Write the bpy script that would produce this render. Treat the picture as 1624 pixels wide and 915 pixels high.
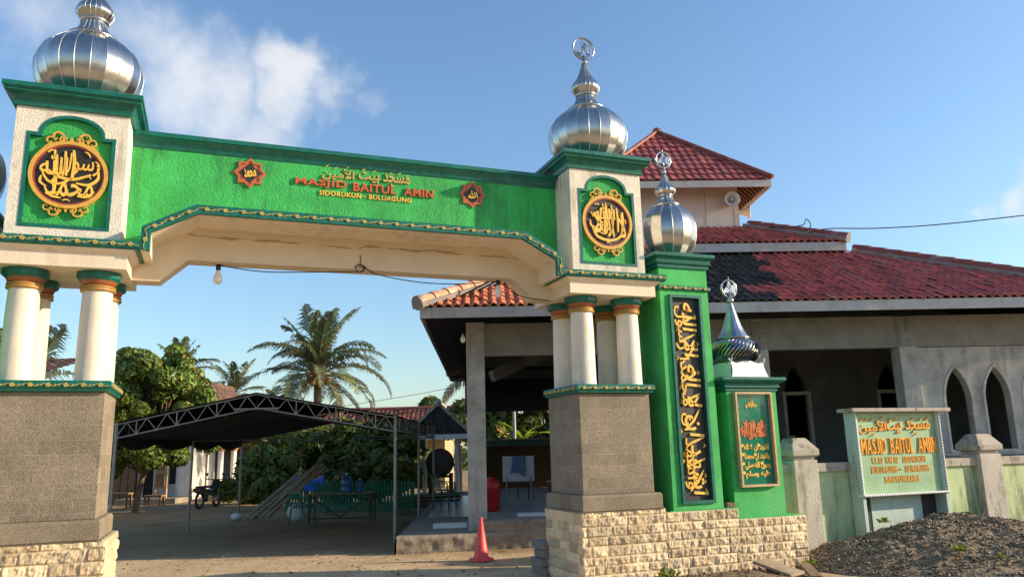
import bpy, math, random
from mathutils import Vector, Matrix, noise
from mathutils.geometry import tessellate_polygon
R = math.radians
PI = math.pi
random.seed(11)
scene = bpy.context.scene
COL = scene.collection
for o in list(bpy.data.objects):
    bpy.data.objects.remove(o)

# ------------------------------------------------------------------ camera
PITCH, ROLL, EYE = R(11.70), R(-1.45), 1.7
fw = Vector((0, math.cos(PITCH), math.sin(PITCH)))
up0 = Vector((0, -math.sin(PITCH), math.cos(PITCH)))
rt0 = Vector((1, 0, 0))
rt = rt0 * math.cos(ROLL) + up0 * math.sin(ROLL)
up = up0 * math.cos(ROLL) - rt0 * math.sin(ROLL)
cd = bpy.data.cameras.new('camera')
cam = bpy.data.objects.new('camera', cd)
COL.objects.link(cam)
m3 = Matrix((rt, up, -fw)).transposed()
cam.matrix_world = Matrix.Translation((0, 0, EYE)) @ m3.to_4x4()
cd.sensor_width = 36
cd.lens = 1240 / 1624 * 36
cd.clip_end = 3000
cd.clip_start = 0.1
scene.camera = cam

# ------------------------------------------------------------------ light
SUN_AZ, SUN_EL = R(0.3), R(19.0)          # azimuth from +X towards the camera side
SKY, EXPO, SUN = 0.142, 0.72, 4.3
sun_dir = Vector((math.cos(SUN_EL) * math.cos(SUN_AZ), -math.cos(SUN_EL) * math.sin(SUN_AZ), math.sin(SUN_EL)))
ld = bpy.data.lights.new('sun', 'SUN')
ld.energy = SUN
ld.angle = R(0.55)
ld.color = (1.0, 0.81, 0.55)
lo = bpy.data.objects.new('sun', ld)
COL.objects.link(lo)
lo.rotation_euler = (-sun_dir).to_track_quat('-Z', 'Y').to_euler()

W = bpy.data.worlds.new('World')
scene.world = W
W.use_nodes = True
nt = W.node_tree
nt.nodes.clear()
def N(t, typ, **k):
    n = t.nodes.new(typ)
    for a, b in k.items():
        setattr(n, a, b)
    return n
wo = N(nt, 'ShaderNodeOutputWorld')
bg = N(nt, 'ShaderNodeBackground')
bg.inputs['Strength'].default_value = SKY
sky = N(nt, 'ShaderNodeTexSky', sky_type='NISHITA', sun_disc=False, sun_elevation=SUN_EL, sun_rotation=R(90) + SUN_AZ,
        air_density=1.25, dust_density=0.9, ozone_density=4.2, altitude=100)
tc = N(nt, 'ShaderNodeTexCoord')
nrm = N(nt, 'ShaderNodeVectorMath', operation='NORMALIZE')
nt.links.new(tc.outputs['Generated'], nrm.inputs[0])
nz = N(nt, 'ShaderNodeTexNoise')
nz.inputs['Scale'].default_value = 7.0
nz.inputs['Detail'].default_value = 7
nz.inputs['Roughness'].default_value = 0.62
nt.links.new(nrm.outputs[0], nz.inputs['Vector'])
nzd = N(nt, 'ShaderNodeTexNoise')
nzd.inputs['Scale'].default_value = 4.0
nzd.inputs['Detail'].default_value = 5
nzd.inputs['Roughness'].default_value = 0.6
nt.links.new(nrm.outputs[0], nzd.inputs['Vector'])
warp = N(nt, 'ShaderNodeVectorMath', operation='MULTIPLY_ADD')
nt.links.new(nzd.outputs['Color'], warp.inputs[0])
warp.inputs[1].default_value = (.26, .26, .22)
wof = N(nt, 'ShaderNodeVectorMath', operation='ADD')
nt.links.new(nrm.outputs[0], wof.inputs[0])
wof.inputs[1].default_value = (-.13, -.13, -.11)
nt.links.new(wof.outputs[0], warp.inputs[2])
nz2 = N(nt, 'ShaderNodeTexNoise')
nz2.inputs['Scale'].default_value = 3.0
nz2.inputs['Detail'].default_value = 4
nt.links.new(nrm.outputs[0], nz2.inputs['Vector'])
# cumulus banks: direction (azimuth from +Y to the right, elevation), angular radius, weight
CLOUDS = [(-16.0, 25.6, 5.0, .92), (-12.6, 24.2, 3.6, .62), (-22.4, 24.6, 7, .72), (-25.8, 25.0, 7, .70), (-19.0, 22.5, 6, .66), (-24, 27.2, 4.5, .52), (-29, 28.0, 6, .60), (-33.4, 27.5, 6, .62), (-36, 22, 5, .5),
          (-9.3, 23.8, 2.2, .42), (-34, 18, 5, .46), (33.9, 14.4, 2.6, .66), (31.7, 13.9, 1.7, .56), (35, 16, 3, .56), (-31, 9.3, 2, .42), (150, 20, 25, .46), (100, 30, 18, .4), (-110, 25, 22, .46)]
acc = None
for az, el, rad, wgt in CLOUDS:
    c = Vector((math.sin(R(az)) * math.cos(R(el)), math.cos(R(az)) * math.cos(R(el)), math.sin(R(el))))
    d = N(nt, 'ShaderNodeVectorMath', operation='DISTANCE')
    nt.links.new(warp.outputs[0], d.inputs[0])
    d.inputs[1].default_value = c
    mr = N(nt, 'ShaderNodeMapRange', interpolation_type='SMOOTHSTEP')
    nt.links.new(d.outputs['Value'], mr.inputs['Value'])
    mr.inputs['From Min'].default_value = R(rad) * 1.15
    mr.inputs['From Max'].default_value = 0
    mr.inputs['To Min'].default_value = 0
    mr.inputs['To Max'].default_value = wgt
    if acc is None:
        acc = mr.outputs[0]
    else:
        mx = N(nt, 'ShaderNodeMath', operation='MAXIMUM')
        nt.links.new(acc, mx.inputs[0])
        nt.links.new(mr.outputs[0], mx.inputs[1])
        acc = mx.outputs[0]
ad = N(nt, 'ShaderNodeMath', operation='MULTIPLY_ADD')
nt.links.new(nz.outputs['Fac'], ad.inputs[0])
ad.inputs[1].default_value = 0.95
nt.links.new(acc, ad.inputs[2])
cm = N(nt, 'ShaderNodeMapRange', interpolation_type='SMOOTHSTEP')
nt.links.new(ad.outputs[0], cm.inputs['Value'])
cm.inputs['From Min'].default_value = 0.62
cm.inputs['From Max'].default_value = 1.36
cm.inputs['To Max'].default_value = 0.92
cc = N(nt, 'ShaderNodeMix', data_type='RGBA')
cc.inputs['A'].default_value = (3.6, 3.9, 4.5, 1)
cc.inputs['B'].default_value = (3.9, 3.85, 3.65, 1)
nt.links.new(nz2.outputs['Fac'], cc.inputs['Factor'])
mxs = N(nt, 'ShaderNodeMix', data_type='RGBA')
nt.links.new(cm.outputs[0], mxs.inputs['Factor'])
nt.links.new(sky.outputs[0], mxs.inputs['A'])
nt.links.new(cc.outputs['Result'], mxs.inputs['B'])
nt.links.new(mxs.outputs['Result'], bg.inputs['Color'])
nt.links.new(bg.outputs[0], wo.inputs['Surface'])

vs = scene.view_settings
vs.view_transform = 'Standard'
vs.look = 'None'
vs.exposure = EXPO
vs.gamma = 1
vs.use_curve_mapping = False
scene.cycles.max_bounces = 8
scene.cycles.use_denoising = True
scene.cycles.sample_clamp_indirect = 8

# ------------------------------------------------------------------ frames: gate, mosque, world
YAW = {'G': R(21.0), 'M': R(2.3), 'W': 0.0}
BASE = {}
def world(frame, p):
    a = YAW[frame]
    return Vector((p[0] * math.cos(a) - p[1] * math.sin(a), p[0] * math.sin(a) + p[1] * math.cos(a), p[2]))
def thing(name, label, cat, frame='W', base=(0, 0, 0), group=None):
    o = bpy.data.objects.new(name, None)
    COL.objects.link(o)
    o.empty_display_size = 0.2
    o.location = world(frame, base)
    o.rotation_euler = (0, 0, YAW[frame])
    o['label'] = label
    o['category'] = cat
    if group: o['group'] = group
    BASE[o.name] = base
    return o
def tag(o, label, cat, group=None):
    o['label'] = label
    o['category'] = cat
    if group: o['group'] = group
    return o

class MB:
    def __init__(s):
        s.v = []; s.f = []; s.sm = []; s.c = []
    def add(s, V, F, smooth=False, col=None):
        n = len(s.v)
        s.v.extend([tuple(p) for p in V])
        for f in F:
            s.f.append(tuple(i + n for i in f)); s.sm.append(smooth); s.c.append(col)
        return s
    def box(s, x0, x1, y0, y1, z0, z1, col=None):
        V = [(x0, y0, z0), (x1, y0, z0), (x1, y1, z0), (x0, y1, z0), (x0, y0, z1), (x1, y0, z1), (x1, y1, z1), (x0, y1, z1)]
        return s.add(V, [(3, 2, 1, 0), (4, 5, 6, 7), (0, 1, 5, 4), (1, 2, 6, 5), (2, 3, 7, 6), (3, 0, 4, 7)], False, col)
    def beam(s, a, b, w, h, upv=(0, 0, 1), col=None):
        a = Vector(a); b = Vector(b); d = (b - a).normalized(); U = Vector(upv)
        if abs(d.dot(U)) > .99: U = Vector((0, 1, 0))
        sx = d.cross(U).normalized(); su = sx.cross(d).normalized()
        V = []
        for p in (a, b):
            for i, j in ((-1, -1), (1, -1), (1, 1), (-1, 1)):
                V.append(p + sx * (i * w / 2) + su * (j * h / 2))
        return s.add(V, [(3, 2, 1, 0), (4, 5, 6, 7), (0, 1, 5, 4), (1, 2, 6, 5), (2, 3, 7, 6), (3, 0, 4, 7)], False, col)
    def tube(s, pts, r, n=8, cap=True, smooth=True, col=None):
        pts = [Vector(p) for p in pts]
        m = len(pts)
        rr = r if isinstance(r, (list, tuple)) else [r] * m
        V = []; F = []
        prev = None
        for i, p in enumerate(pts):
            d = (pts[min(i + 1, m - 1)] - pts[max(i - 1, 0)]).normalized()
            if prev is None:
                U = Vector((0, 0, 1)) if abs(d.z) < .9 else Vector((1, 0, 0))
                a = d.cross(U).normalized()
            else:
                a = (prev - d * prev.dot(d)).normalized()
            prev = a
            b = d.cross(a)
            for k in range(n):
                t = 2 * PI * k / n
                V.append(p + (a * math.cos(t) + b * math.sin(t)) * rr[i])
        for i in range(m - 1):
            for k in range(n):
                F.append((i * n + k, i * n + (k + 1) % n, (i + 1) * n + (k + 1) % n, (i + 1) * n + k))
        s.add(V, F, smooth, col)
        if cap:
            s.add(V[:n], [tuple(range(n))[::-1]], False, col)
            s.add(V[-n:], [tuple(range(n))], False, col)
        return s
    def lathe(s, prof, c=(0, 0, 0), n=24, smooth=True, gores=False, phase=0.0, col=None):
        if gores:
            for k in range(n):
                V = []; F = []
                for (r, z) in prof:
                    for t in (k, k + 1):
                        a = 2 * PI * (t + phase) / n
                        V.append((c[0] + r * math.cos(a), c[1] + r * math.sin(a), c[2] + z))
                for i in range(len(prof) - 1):
                    F.append((2 * i, 2 * i + 1, 2 * i + 3, 2 * i + 2))
                s.add(V, F, True, col)
            return s
        V = []; F = []
        for (r, z) in prof:
            for k in range(n):
                a = 2 * PI * (k + phase) / n
                V.append((c[0] + r * math.cos(a), c[1] + r * math.sin(a), c[2] + z))
        for i in range(len(prof) - 1):
            for k in range(n):
                F.append((i * n + k, i * n + (k + 1) % n, (i + 1) * n + (k + 1) % n, (i + 1) * n + k))
        s.add(V, F, smooth, col)
        if prof[0][0] > 1e-4: s.add(V[:n], [tuple(range(n))[::-1]], False, col)
        if prof[-1][0] > 1e-4: s.add(V[-n:], [tuple(range(n))], False, col)
        return s
    def sqlathe(s, prof, cx, cy, hx, hy, cap=True):
        """square mouldings: prof = [(offset outward, z)]"""
        V = []; F = []
        for (o, z) in prof:
            V += [(cx - hx - o, cy - hy - o, z), (cx + hx + o, cy - hy - o, z), (cx + hx + o, cy + hy + o, z), (cx - hx - o, cy + hy + o, z)]
        for i in range(len(prof) - 1):
            for k in range(4):
                F.append((i * 4 + k, i * 4 + (k + 1) % 4, (i + 1) * 4 + (k + 1) % 4, (i + 1) * 4 + k))
        if cap:
            F.append((3, 2, 1, 0)); m = len(prof) - 1
            F.append((m * 4, m * 4 + 1, m * 4 + 2, m * 4 + 3))
        return s.add(V, F)
    def prism(s, poly, a0, a1, axis='y', holes=()):
        """poly in (x,z) extruded along y (axis y), (y,z) along x, (x,y) along z; with holes"""
        def P(q, a):
            return (q[0], a, q[1]) if axis == 'y' else ((a, q[0], q[1]) if axis == 'x' else (q[0], q[1], a))
        loops = [list(poly)] + [list(h) for h in holes]
        flat = [q for l in loops for q in l]
        tris = tessellate_polygon([[Vector((q[0], q[1], 0)) for q in l] for l in loops])
        n = len(flat)
        V = [P(q, a0) for q in flat] + [P(q, a1) for q in flat]
        F = [tuple(t) for t in tris] + [tuple(i + n for i in t[::-1]) for t in tris]
        k = 0
        for l in loops:
            m = len(l)
            for i in range(m):
                j = (i + 1) % m
                F.append((k + i, k + j, n + k + j, n + k + i))
            k += m
        return s.add(V, F)
    def sphere(s, c, rx, ry, rz, nu=12, nv=8, smooth=True, col=None):
        prof = [(math.sin(PI * i / nv), -math.cos(PI * i / nv)) for i in range(nv + 1)]
        V = []; F = []
        for (r, z) in prof:
            for k in range(nu):
                a = 2 * PI * k / nu
                V.append((c[0] + rx * r * math.cos(a), c[1] + ry * r * math.sin(a), c[2] + rz * z))
        for i in range(nv):
            for k in range(nu):
                F.append((i * nu + k, i * nu + (k + 1) % nu, (i + 1) * nu + (k + 1) % nu, (i + 1) * nu + k))
        return s.add(V, F, smooth, col)
    def build(s, name, mat, parent=None, frame='W', base=None, bevel=0, kind=None, fix=True):
        b = BASE[parent.name] if parent else (base or (0, 0, 0))
        me = bpy.data.meshes.new(name)
        me.from_pydata([(p[0] - b[0], p[1] - b[1], p[2] - b[2]) for p in s.v], [], s.f)
        me.polygons.foreach_set('use_smooth', s.sm)
        if any(c is not None for c in s.c):
            at = me.attributes.new('tint', 'FLOAT_COLOR', 'FACE')
            buf = []
            for c in s.c:
                buf += list(c or (1, 1, 1)) + [1.0]
            at.data.foreach_set('color', buf)
        me.update()
        if fix:
            import bmesh
            bm = bmesh.new(); bm.from_mesh(me)
            bmesh.ops.recalc_face_normals(bm, faces=bm.faces[:])
            bm.to_mesh(me); bm.free()
        me.materials.append(mat)
        o = bpy.data.objects.new(name, me)
        COL.objects.link(o)
        if parent:
            o.parent = parent
        else:
            o.location = world(frame, b); o.rotation_euler = (0, 0, YAW[frame])
        BASE[o.name] = b
        if kind: o['kind'] = kind
        if bevel:
            bv = o.modifiers.new('bevel', 'BEVEL'); bv.width = bevel; bv.segments = 2; bv.limit_method = 'ANGLE'; bv.angle_limit = R(40)
            bv.harden_normals = False
        return o

# ------------------------------------------------------------------ materials
def lin(c):
    return tuple(((x / 255) / 12.92 if x / 255 <= .04045 else ((x / 255 + .055) / 1.055) ** 2.4) for x in c)
def material(name, base, rough=.7, metal=0, var=.15, vscale=3.0, bump=0.0, bscale=40.0, stain=None, stain_amt=0.0, stain_scale=2.0, drip=False,
             tint=False, spec=.5, trans=0.0, coat=0, fine=0.0, bdist=0.02, streak=None, streak_amt=.5, streak_scale=7.0):
    m = bpy.data.materials.new(name); m.use_nodes = True
    t = m.node_tree; P = t.nodes['Principled BSDF']; L = t.links.new
    P.inputs['Roughness'].default_value = rough
    P.inputs['Metallic'].default_value = metal
    P.inputs['Specular IOR Level'].default_value = spec
    if coat: P.inputs['Coat Weight'].default_value = coat
    co = N(t, 'ShaderNodeTexCoord')
    n1 = N(t, 'ShaderNodeTexNoise'); n1.inputs['Scale'].default_value = vscale; n1.inputs['Detail'].default_value = 6; n1.inputs['Roughness'].default_value = .62
    L(co.outputs['Object'], n1.inputs['Vector'])
    mr = N(t, 'ShaderNodeMapRange'); L(n1.outputs['Fac'], mr.inputs['Value'])
    mr.inputs['From Min'].default_value = .3; mr.inputs['From Max'].default_value = .7
    mr.inputs['To Min'].default_value = 1 - var; mr.inputs['To Max'].default_value = 1 + var
    mul = N(t, 'ShaderNodeMix', data_type='RGBA', blend_type='MULTIPLY'); mul.inputs['Factor'].default_value = 1
    if tint:
        at = N(t, 'ShaderNodeAttribute', attribute_name='tint')
        tm = N(t, 'ShaderNodeMix', data_type='RGBA', blend_type='MULTIPLY'); tm.inputs['Factor'].default_value = 1
        tm.inputs['A'].default_value = (*base, 1); L(at.outputs['Color'], tm.inputs['B']); L(tm.outputs['Result'], mul.inputs['A'])
    else:
        mul.inputs['A'].default_value = (*base, 1)
    L(mr.outputs[0], mul.inputs['B'])
    out = mul.outputs['Result']
    if fine:
        nf = N(t, 'ShaderNodeTexNoise'); nf.inputs['Scale'].default_value = 45; nf.inputs['Detail'].default_value = 3
        L(co.outputs['Object'], nf.inputs['Vector'])
        mf = N(t, 'ShaderNodeMapRange'); L(nf.outputs['Fac'], mf.inputs['Value'])
        mf.inputs['From Min'].default_value = .3; mf.inputs['From Max'].default_value = .7
        mf.inputs['To Min'].default_value = 1 - fine; mf.inputs['To Max'].default_value = 1 + fine
        m2 = N(t, 'ShaderNodeMix', data_type='RGBA', blend_type='MULTIPLY'); m2.inputs['Factor'].default_value = 1
        L(out, m2.inputs['A']); L(mf.outputs[0], m2.inputs['B']); out = m2.outputs['Result']
    if stain:
        n2 = N(t, 'ShaderNodeTexNoise'); n2.inputs['Scale'].default_value = stain_scale; n2.inputs['Detail'].default_value = 8; n2.inputs['Roughness'].default_value = .7
        if drip:
            mp = N(t, 'ShaderNodeMapping'); mp.inputs['Scale'].default_value = (1, 1, .22); L(co.outputs['Object'], mp.inputs['Vector']); L(mp.outputs[0], n2.inputs['Vector'])
        else:
            L(co.outputs['Object'], n2.inputs['Vector'])
        ms = N(t, 'ShaderNodeMapRange', interpolation_type='SMOOTHSTEP'); L(n2.outputs['Fac'], ms.inputs['Value'])
        ms.inputs['From Min'].default_value = .66 - .25 * stain_amt; ms.inputs['From Max'].default_value = .82 - .2 * stain_amt
        ms.inputs['To Max'].default_value = .85
        m3_ = N(t, 'ShaderNodeMix', data_type='RGBA'); L(ms.outputs[0], m3_.inputs['Factor']); L(out, m3_.inputs['A']); m3_.inputs['B'].default_value = (*stain, 1)
        out = m3_.outputs['Result']
    if streak:
        n4 = N(t, 'ShaderNodeTexNoise'); n4.inputs['Scale'].default_value = streak_scale; n4.inputs['Detail'].default_value = 5; n4.inputs['Roughness'].default_value = .6
        mp4 = N(t, 'ShaderNodeMapping'); mp4.inputs['Scale'].default_value = (1, 1, .09); L(co.outputs['Object'], mp4.inputs['Vector']); L(mp4.outputs[0], n4.inputs['Vector'])
        n6 = N(t, 'ShaderNodeTexNoise'); n6.inputs['Scale'].default_value = 1.3; n6.inputs['Detail'].default_value = 4; L(co.outputs['Object'], n6.inputs['Vector'])
        ml = N(t, 'ShaderNodeMath', operation='MULTIPLY'); L(n4.outputs['Fac'], ml.inputs[0]); L(n6.outputs['Fac'], ml.inputs[1])
        m7 = N(t, 'ShaderNodeMapRange', interpolation_type='SMOOTHSTEP'); L(ml.outputs[0], m7.inputs['Value'])
        m7.inputs['From Min'].default_value = .25; m7.inputs['From Max'].default_value = .40; m7.inputs['To Max'].default_value = streak_amt
        m8 = N(t, 'ShaderNodeMix', data_type='RGBA'); L(m7.outputs[0], m8.inputs['Factor']); L(out, m8.inputs['A']); m8.inputs['B'].default_value = (*streak, 1)
        out = m8.outputs['Result']
    L(out, P.inputs['Base Color'])
    if bump:
        nb = N(t, 'ShaderNodeTexNoise'); nb.inputs['Scale'].default_value = bscale; nb.inputs['Detail'].default_value = 5
        L(co.outputs['Object'], nb.inputs['Vector'])
        bp = N(t, 'ShaderNodeBump'); bp.inputs['Strength'].default_value = bump; bp.inputs['Distance'].default_value = bdist
        L(nb.outputs['Fac'], bp.inputs['Height']); L(bp.outputs[0], P.inputs['Normal'])
    if trans:
        tr = N(t, 'ShaderNodeBsdfTranslucent'); L(out, tr.inputs['Color'])
        mixs = N(t, 'ShaderNodeMixShader'); mixs.inputs[0].default_value = trans
        L(P.outputs[0], mixs.inputs[1]); L(tr.outputs[0], mixs.inputs[2]); L(mixs.outputs[0], t.nodes['Material Output'].inputs['Surface'])
    return m

def brick_material(name, c1, c2, mortar, bw, bh, msize, rough=.85, pores=0.0, bump=.4, offset=.5, axis='wall', speck=.12):
    m = bpy.data.materials.new(name); m.use_nodes = True
    t = m.node_tree; P = t.nodes['Principled BSDF']; L = t.links.new
    P.inputs['Roughness'].default_value = rough
    co = N(t, 'ShaderNodeTexCoord'); sx = N(t, 'ShaderNodeSeparateXYZ'); L(co.outputs['Object'], sx.inputs[0])
    cb = N(t, 'ShaderNodeCombineXYZ')
    if axis == 'wall':
        ad_ = N(t, 'ShaderNodeMath', operation='ADD'); L(sx.outputs[0], ad_.inputs[0]); L(sx.outputs[1], ad_.inputs[1])
        L(ad_.outputs[0], cb.inputs[0]); L(sx.outputs[2], cb.inputs[1])
    else:
        L(sx.outputs[0], cb.inputs[0]); L(sx.outputs[1], cb.inputs[1])
    b = N(t, 'ShaderNodeTexBrick'); L(cb.outputs[0], b.inputs['Vector'])
    b.offset = offset
    b.inputs['Color1'].default_value = (*c1, 1); b.inputs['Color2'].default_value = (*c2, 1); b.inputs['Mortar'].default_value = (*mortar, 1)
    b.inputs['Scale'].default_value = 1; b.inputs['Brick Width'].default_value = bw; b.inputs['Row Height'].default_value = bh
    b.inputs['Mortar Size'].default_value = msize; b.inputs['Mortar Smooth'].default_value = .3; b.inputs['Bias'].default_value = 0
    n1 = N(t, 'ShaderNodeTexNoise'); n1.inputs['Scale'].default_value = 2.2; n1.inputs['Detail'].default_value = 8; n1.inputs['Roughness'].default_value = .7; L(co.outputs['Object'], n1.inputs['Vector'])
    mr = N(t, 'ShaderNodeMapRange'); L(n1.outputs['Fac'], mr.inputs['Value']); mr.inputs['From Min'].default_value = .3; mr.inputs['From Max'].default_value = .7
    mr.inputs['To Min'].default_value = .78; mr.inputs['To Max'].default_value = 1.2
    mu = N(t, 'ShaderNodeMix', data_type='RGBA', blend_type='MULTIPLY'); mu.inputs['Factor'].default_value = 1
    L(b.outputs['Color'], mu.inputs['A']); L(mr.outputs[0], mu.inputs['B'])
    v = N(t, 'ShaderNodeTexNoise'); v.inputs['Scale'].default_value = 70; v.inputs['Detail'].default_value = 2; L(co.outputs['Object'], v.inputs['Vector'])
    mv = N(t, 'ShaderNodeMapRange'); L(v.outputs['Fac'], mv.inputs['Value']); mv.inputs['From Min'].default_value = .35; mv.inputs['From Max'].default_value = .6
    mv.inputs['To Min'].default_value = 1 - speck * 2; mv.inputs['To Max'].default_value = 1 + speck
    mu2 = N(t, 'ShaderNodeMix', data_type='RGBA', blend_type='MULTIPLY'); mu2.inputs['Factor'].default_value = 1
    L(mu.outputs['Result'], mu2.inputs['A']); L(mv.outputs[0], mu2.inputs['B']); L(mu2.outputs['Result'], P.inputs['Base Color'])
    inv = N(t, 'ShaderNodeMath', operation='MULTIPLY_ADD'); L(b.outputs['Fac'], inv.inputs[0]); inv.inputs[1].default_value = -1.0
    L(v.outputs['Fac'], inv.inputs[2])
    bp = N(t, 'ShaderNodeBump'); bp.inputs['Strength'].default_value = bump; bp.inputs['Distance'].default_value = .012
    L(inv.outputs[0], bp.inputs['Height']); L(bp.outputs[0], P.inputs['Normal'])
    return m

MT = {}
MT['green'] = material('green plaster', (.034, .39, .085), .8, var=.26, vscale=1.4, bump=.6, bscale=48, fine=.14, stain=(.02, .20, .05), stain_amt=.42, stain_scale=2.6, drip=True, streak=(.02, .14, .04), streak_amt=.55)
MT['green_pillar'] = material('bright green plaster', (.048, .41, .10), .8, var=.25, vscale=1.6, bump=.5, bscale=55, fine=.14, stain=(.03, .13, .035), stain_amt=.42, stain_scale=4, drip=True, streak=(.12, .42, .16), streak_amt=.5)
MT['trim'] = material('teal gloss trim', (.005, .125, .092), .38, var=.3, vscale=9, bump=.15, bscale=20, fine=.1)
MT['cream'] = material('cream paint', (.74, .63, .49), .65, var=.07, vscale=2, bump=.12, bscale=60, stain=(.50, .38, .26), stain_amt=.14, stain_scale=3, streak=(.48, .37, .25), streak_amt=.45, streak_scale=8)
MT['cream_rough'] = material('cream rough plaster', (.74, .68, .57), .85, var=.10, vscale=6, bump=.55, bscale=70, stain=(.22, .18, .13), stain_amt=.24, stain_scale=3.2, fine=.12, streak=(.36, .30, .22), streak_amt=.6, streak_scale=9)
MT['white_col'] = material('off white column paint', (.72, .65, .53), .55, var=.10, vscale=2.5, bump=.12, bscale=30, stain=(.55, .46, .34), stain_amt=.2, stain_scale=3, drip=True, streak=(.45, .37, .26), streak_amt=.4, streak_scale=14)
MT['pier'] = brick_material('grey lava stone cladding', (.27, .22, .16), (.205, .168, .12), (.33, .275, .205), .37, .148, .003, pores=1, bump=.3, speck=.16)
MT['plinth'] = brick_material('smooth lava stone', (.245, .20, .14), (.205, .165, .115), (.19, .155, .11), .38, .4, .002, bump=.25)
MT['limestone'] = material('split face limestone', (.67, .52, .33), .9, var=.18, vscale=7, bump=.6, bscale=30, tint=True, fine=.1, stain=(.30, .19, .10), stain_amt=.2, stain_scale=6)
MT['steel'] = material('stainless steel sheet', (.47, .465, .455), .25, metal=1, var=.2, vscale=5, bump=.16, bscale=6, stain=(.30, .28, .25), stain_amt=.25, stain_scale=4)
MT['steel_dark'] = material('tarnished dark steel', (.36, .36, .35), .24, metal=1, var=.2, vscale=6, bump=.1, bscale=8)
MT['steel_seam'] = material('dull steel seam', (.50, .49, .46), .4, metal=1)
MT['gold'] = material('gold painted relief', (.62, .36, .06), .45, var=.15, vscale=30)
MT['goldtrim'] = material('yellow painted flower trim', (.50, .38, .10), .5, var=.2, vscale=30)
MT['yellow'] = material('yellow letter paint', (.80, .50, .08), .45)
MT['red_ring'] = material('red brown ring paint', (.30, .045, .02), .5)
MT['orange_ring'] = material('orange collar paint', (.32, .10, .04), .45)
MT['gold_ring'] = material('gold collar paint', (.38, .21, .05), .4)
MT['black'] = material('black panel', (.022, .018, .015), .5, var=.2, bump=.2, bscale=60)
MT['redletter'] = material('orange red letters', (.55, .11, .035), .4)
MT['star'] = material('terracotta star frame', (.45, .12, .04), .5)
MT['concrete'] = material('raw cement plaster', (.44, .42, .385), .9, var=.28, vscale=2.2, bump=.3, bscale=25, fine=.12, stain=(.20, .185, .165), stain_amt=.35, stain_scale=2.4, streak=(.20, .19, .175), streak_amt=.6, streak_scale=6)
MT['concrete_mid'] = material('grey brick and eave shaded beam plaster', (.25, .24, .22), .9, var=.25, vscale=2.2, bump=.3, bscale=25, fine=.1, stain=(.14, .13, .12), stain_amt=.4, stain_scale=2.2)  # eave shade on the ring beam put into the colour; toothing shares it
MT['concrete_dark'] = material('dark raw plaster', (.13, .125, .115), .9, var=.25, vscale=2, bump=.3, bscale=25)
MT['floorslab'] = material('rough concrete slab', (.30, .25, .19), .9, var=.3, vscale=3, bump=.6, bscale=18, fine=.2, stain=(.12, .09, .06), stain_amt=.4, stain_scale=3)
MT['fasciaboard'] = material('weathered white fascia', (.44, .43, .42), .65, var=.14, vscale=2, stain=(.25, .22, .19), stain_amt=.25, stain_scale=2, drip=True, streak=(.28, .25, .22), streak_amt=.5, streak_scale=9)
MT['towerwall'] = material('pale board wall', (.62, .56, .50), .8, var=.08, vscale=2, stain=(.38, .29, .23), stain_amt=.2, drip=True)
MT['tile'] = material('clay roof tile', (1, 1, 1), .5, var=.2, vscale=5, tint=True, bump=.2, bscale=40, spec=.4)
MT['metaltile'] = material('maroon metal tile', (1, 1, 1), .42, var=.16, vscale=3, tint=True, spec=.5)
MT['mortar'] = material('grey ridge mortar', (.25, .22, .20), .9, var=.2, vscale=4, bump=.5, bscale=20)
MT['ridge'] = material('clay ridge cap', (.62, .30, .16), .7, var=.18, vscale=5, bump=.3, bscale=20, stain=(.72, .55, .40), stain_amt=.7, stain_scale=4)
MT['ridge_red'] = material('red ridge cap', (.24, .06, .045), .6, var=.25, vscale=5, stain=(.30, .26, .23), stain_amt=.6, stain_scale=4)
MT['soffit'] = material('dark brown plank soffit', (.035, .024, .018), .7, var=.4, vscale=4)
MT['rafter'] = material('brown rafters', (.16, .075, .04), .7, var=.2)
MT['white'] = material('white paint', (.75, .75, .73), .5, var=.05)
MT['glaze'] = material('glossy floor tile', (.30, .32, .32), .28, var=.08, vscale=2)
MT['moss'] = material('mossy green wall', (.44, .54, .29), .85, var=.16, vscale=2.5, bump=.3, bscale=30, stain=(.06, .055, .04), stain_amt=.62, stain_scale=2.2, drip=True, streak=(.10, .10, .07), streak_amt=.7, streak_scale=5)
MT['capstone'] = material('weathered cement cap', (.42, .37, .31), .9, var=.2, vscale=4, bump=.5, bscale=25, stain=(.06, .055, .045), stain_amt=.72, stain_scale=4)
MT['post'] = material('stained pale cement post', (.47, .43, .37), .9, var=.15, vscale=3, bump=.5, bscale=25, stain=(.11, .10, .08), stain_amt=.62, stain_scale=3.4, drip=True)
MT['signpanel'] = brick_material('pale green sign tiles', (.27, .44, .25), (.29, .46, .27), (.20, .35, .20), .40, .40, .0025, rough=.4, bump=.05, offset=0, speck=.02)
MT['signframe'] = material('pale blue green cement', (.45, .56, .52), .8, var=.12, vscale=3, bump=.3, bscale=30, stain=(.12, .12, .11), stain_amt=.32, stain_scale=3, drip=True)
MT['signletter'] = material('amber sign letters', (.82, .36, .015), .4, var=.05)
MT['letterside'] = material('dark letter edge', (.03, .02, .012), .5)
MT['teal_panel'] = material('deep green glazed panel', (.012, .17, .105), .15, var=.12, vscale=2, coat=.6)
MT['woodframe'] = material('light wood frame', (.48, .33, .17), .6, var=.2, vscale=8)
MT['orange'] = material('orange calligraphy', (.62, .16, .04), .5)
MT['cone'] = material('faded pink red cone plastic', (.85, .085, .09), .45, var=.08, vscale=3)
MT['redplastic'] = material('red bin plastic', (.42, .015, .015), .4)
MT['tent'] = material('black tent cloth', (.012, .012, .013), .8, var=.2)
MT['tenttop'] = material('dark tent top cloth', (.035, .03, .028), .8, var=.2)
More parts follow.
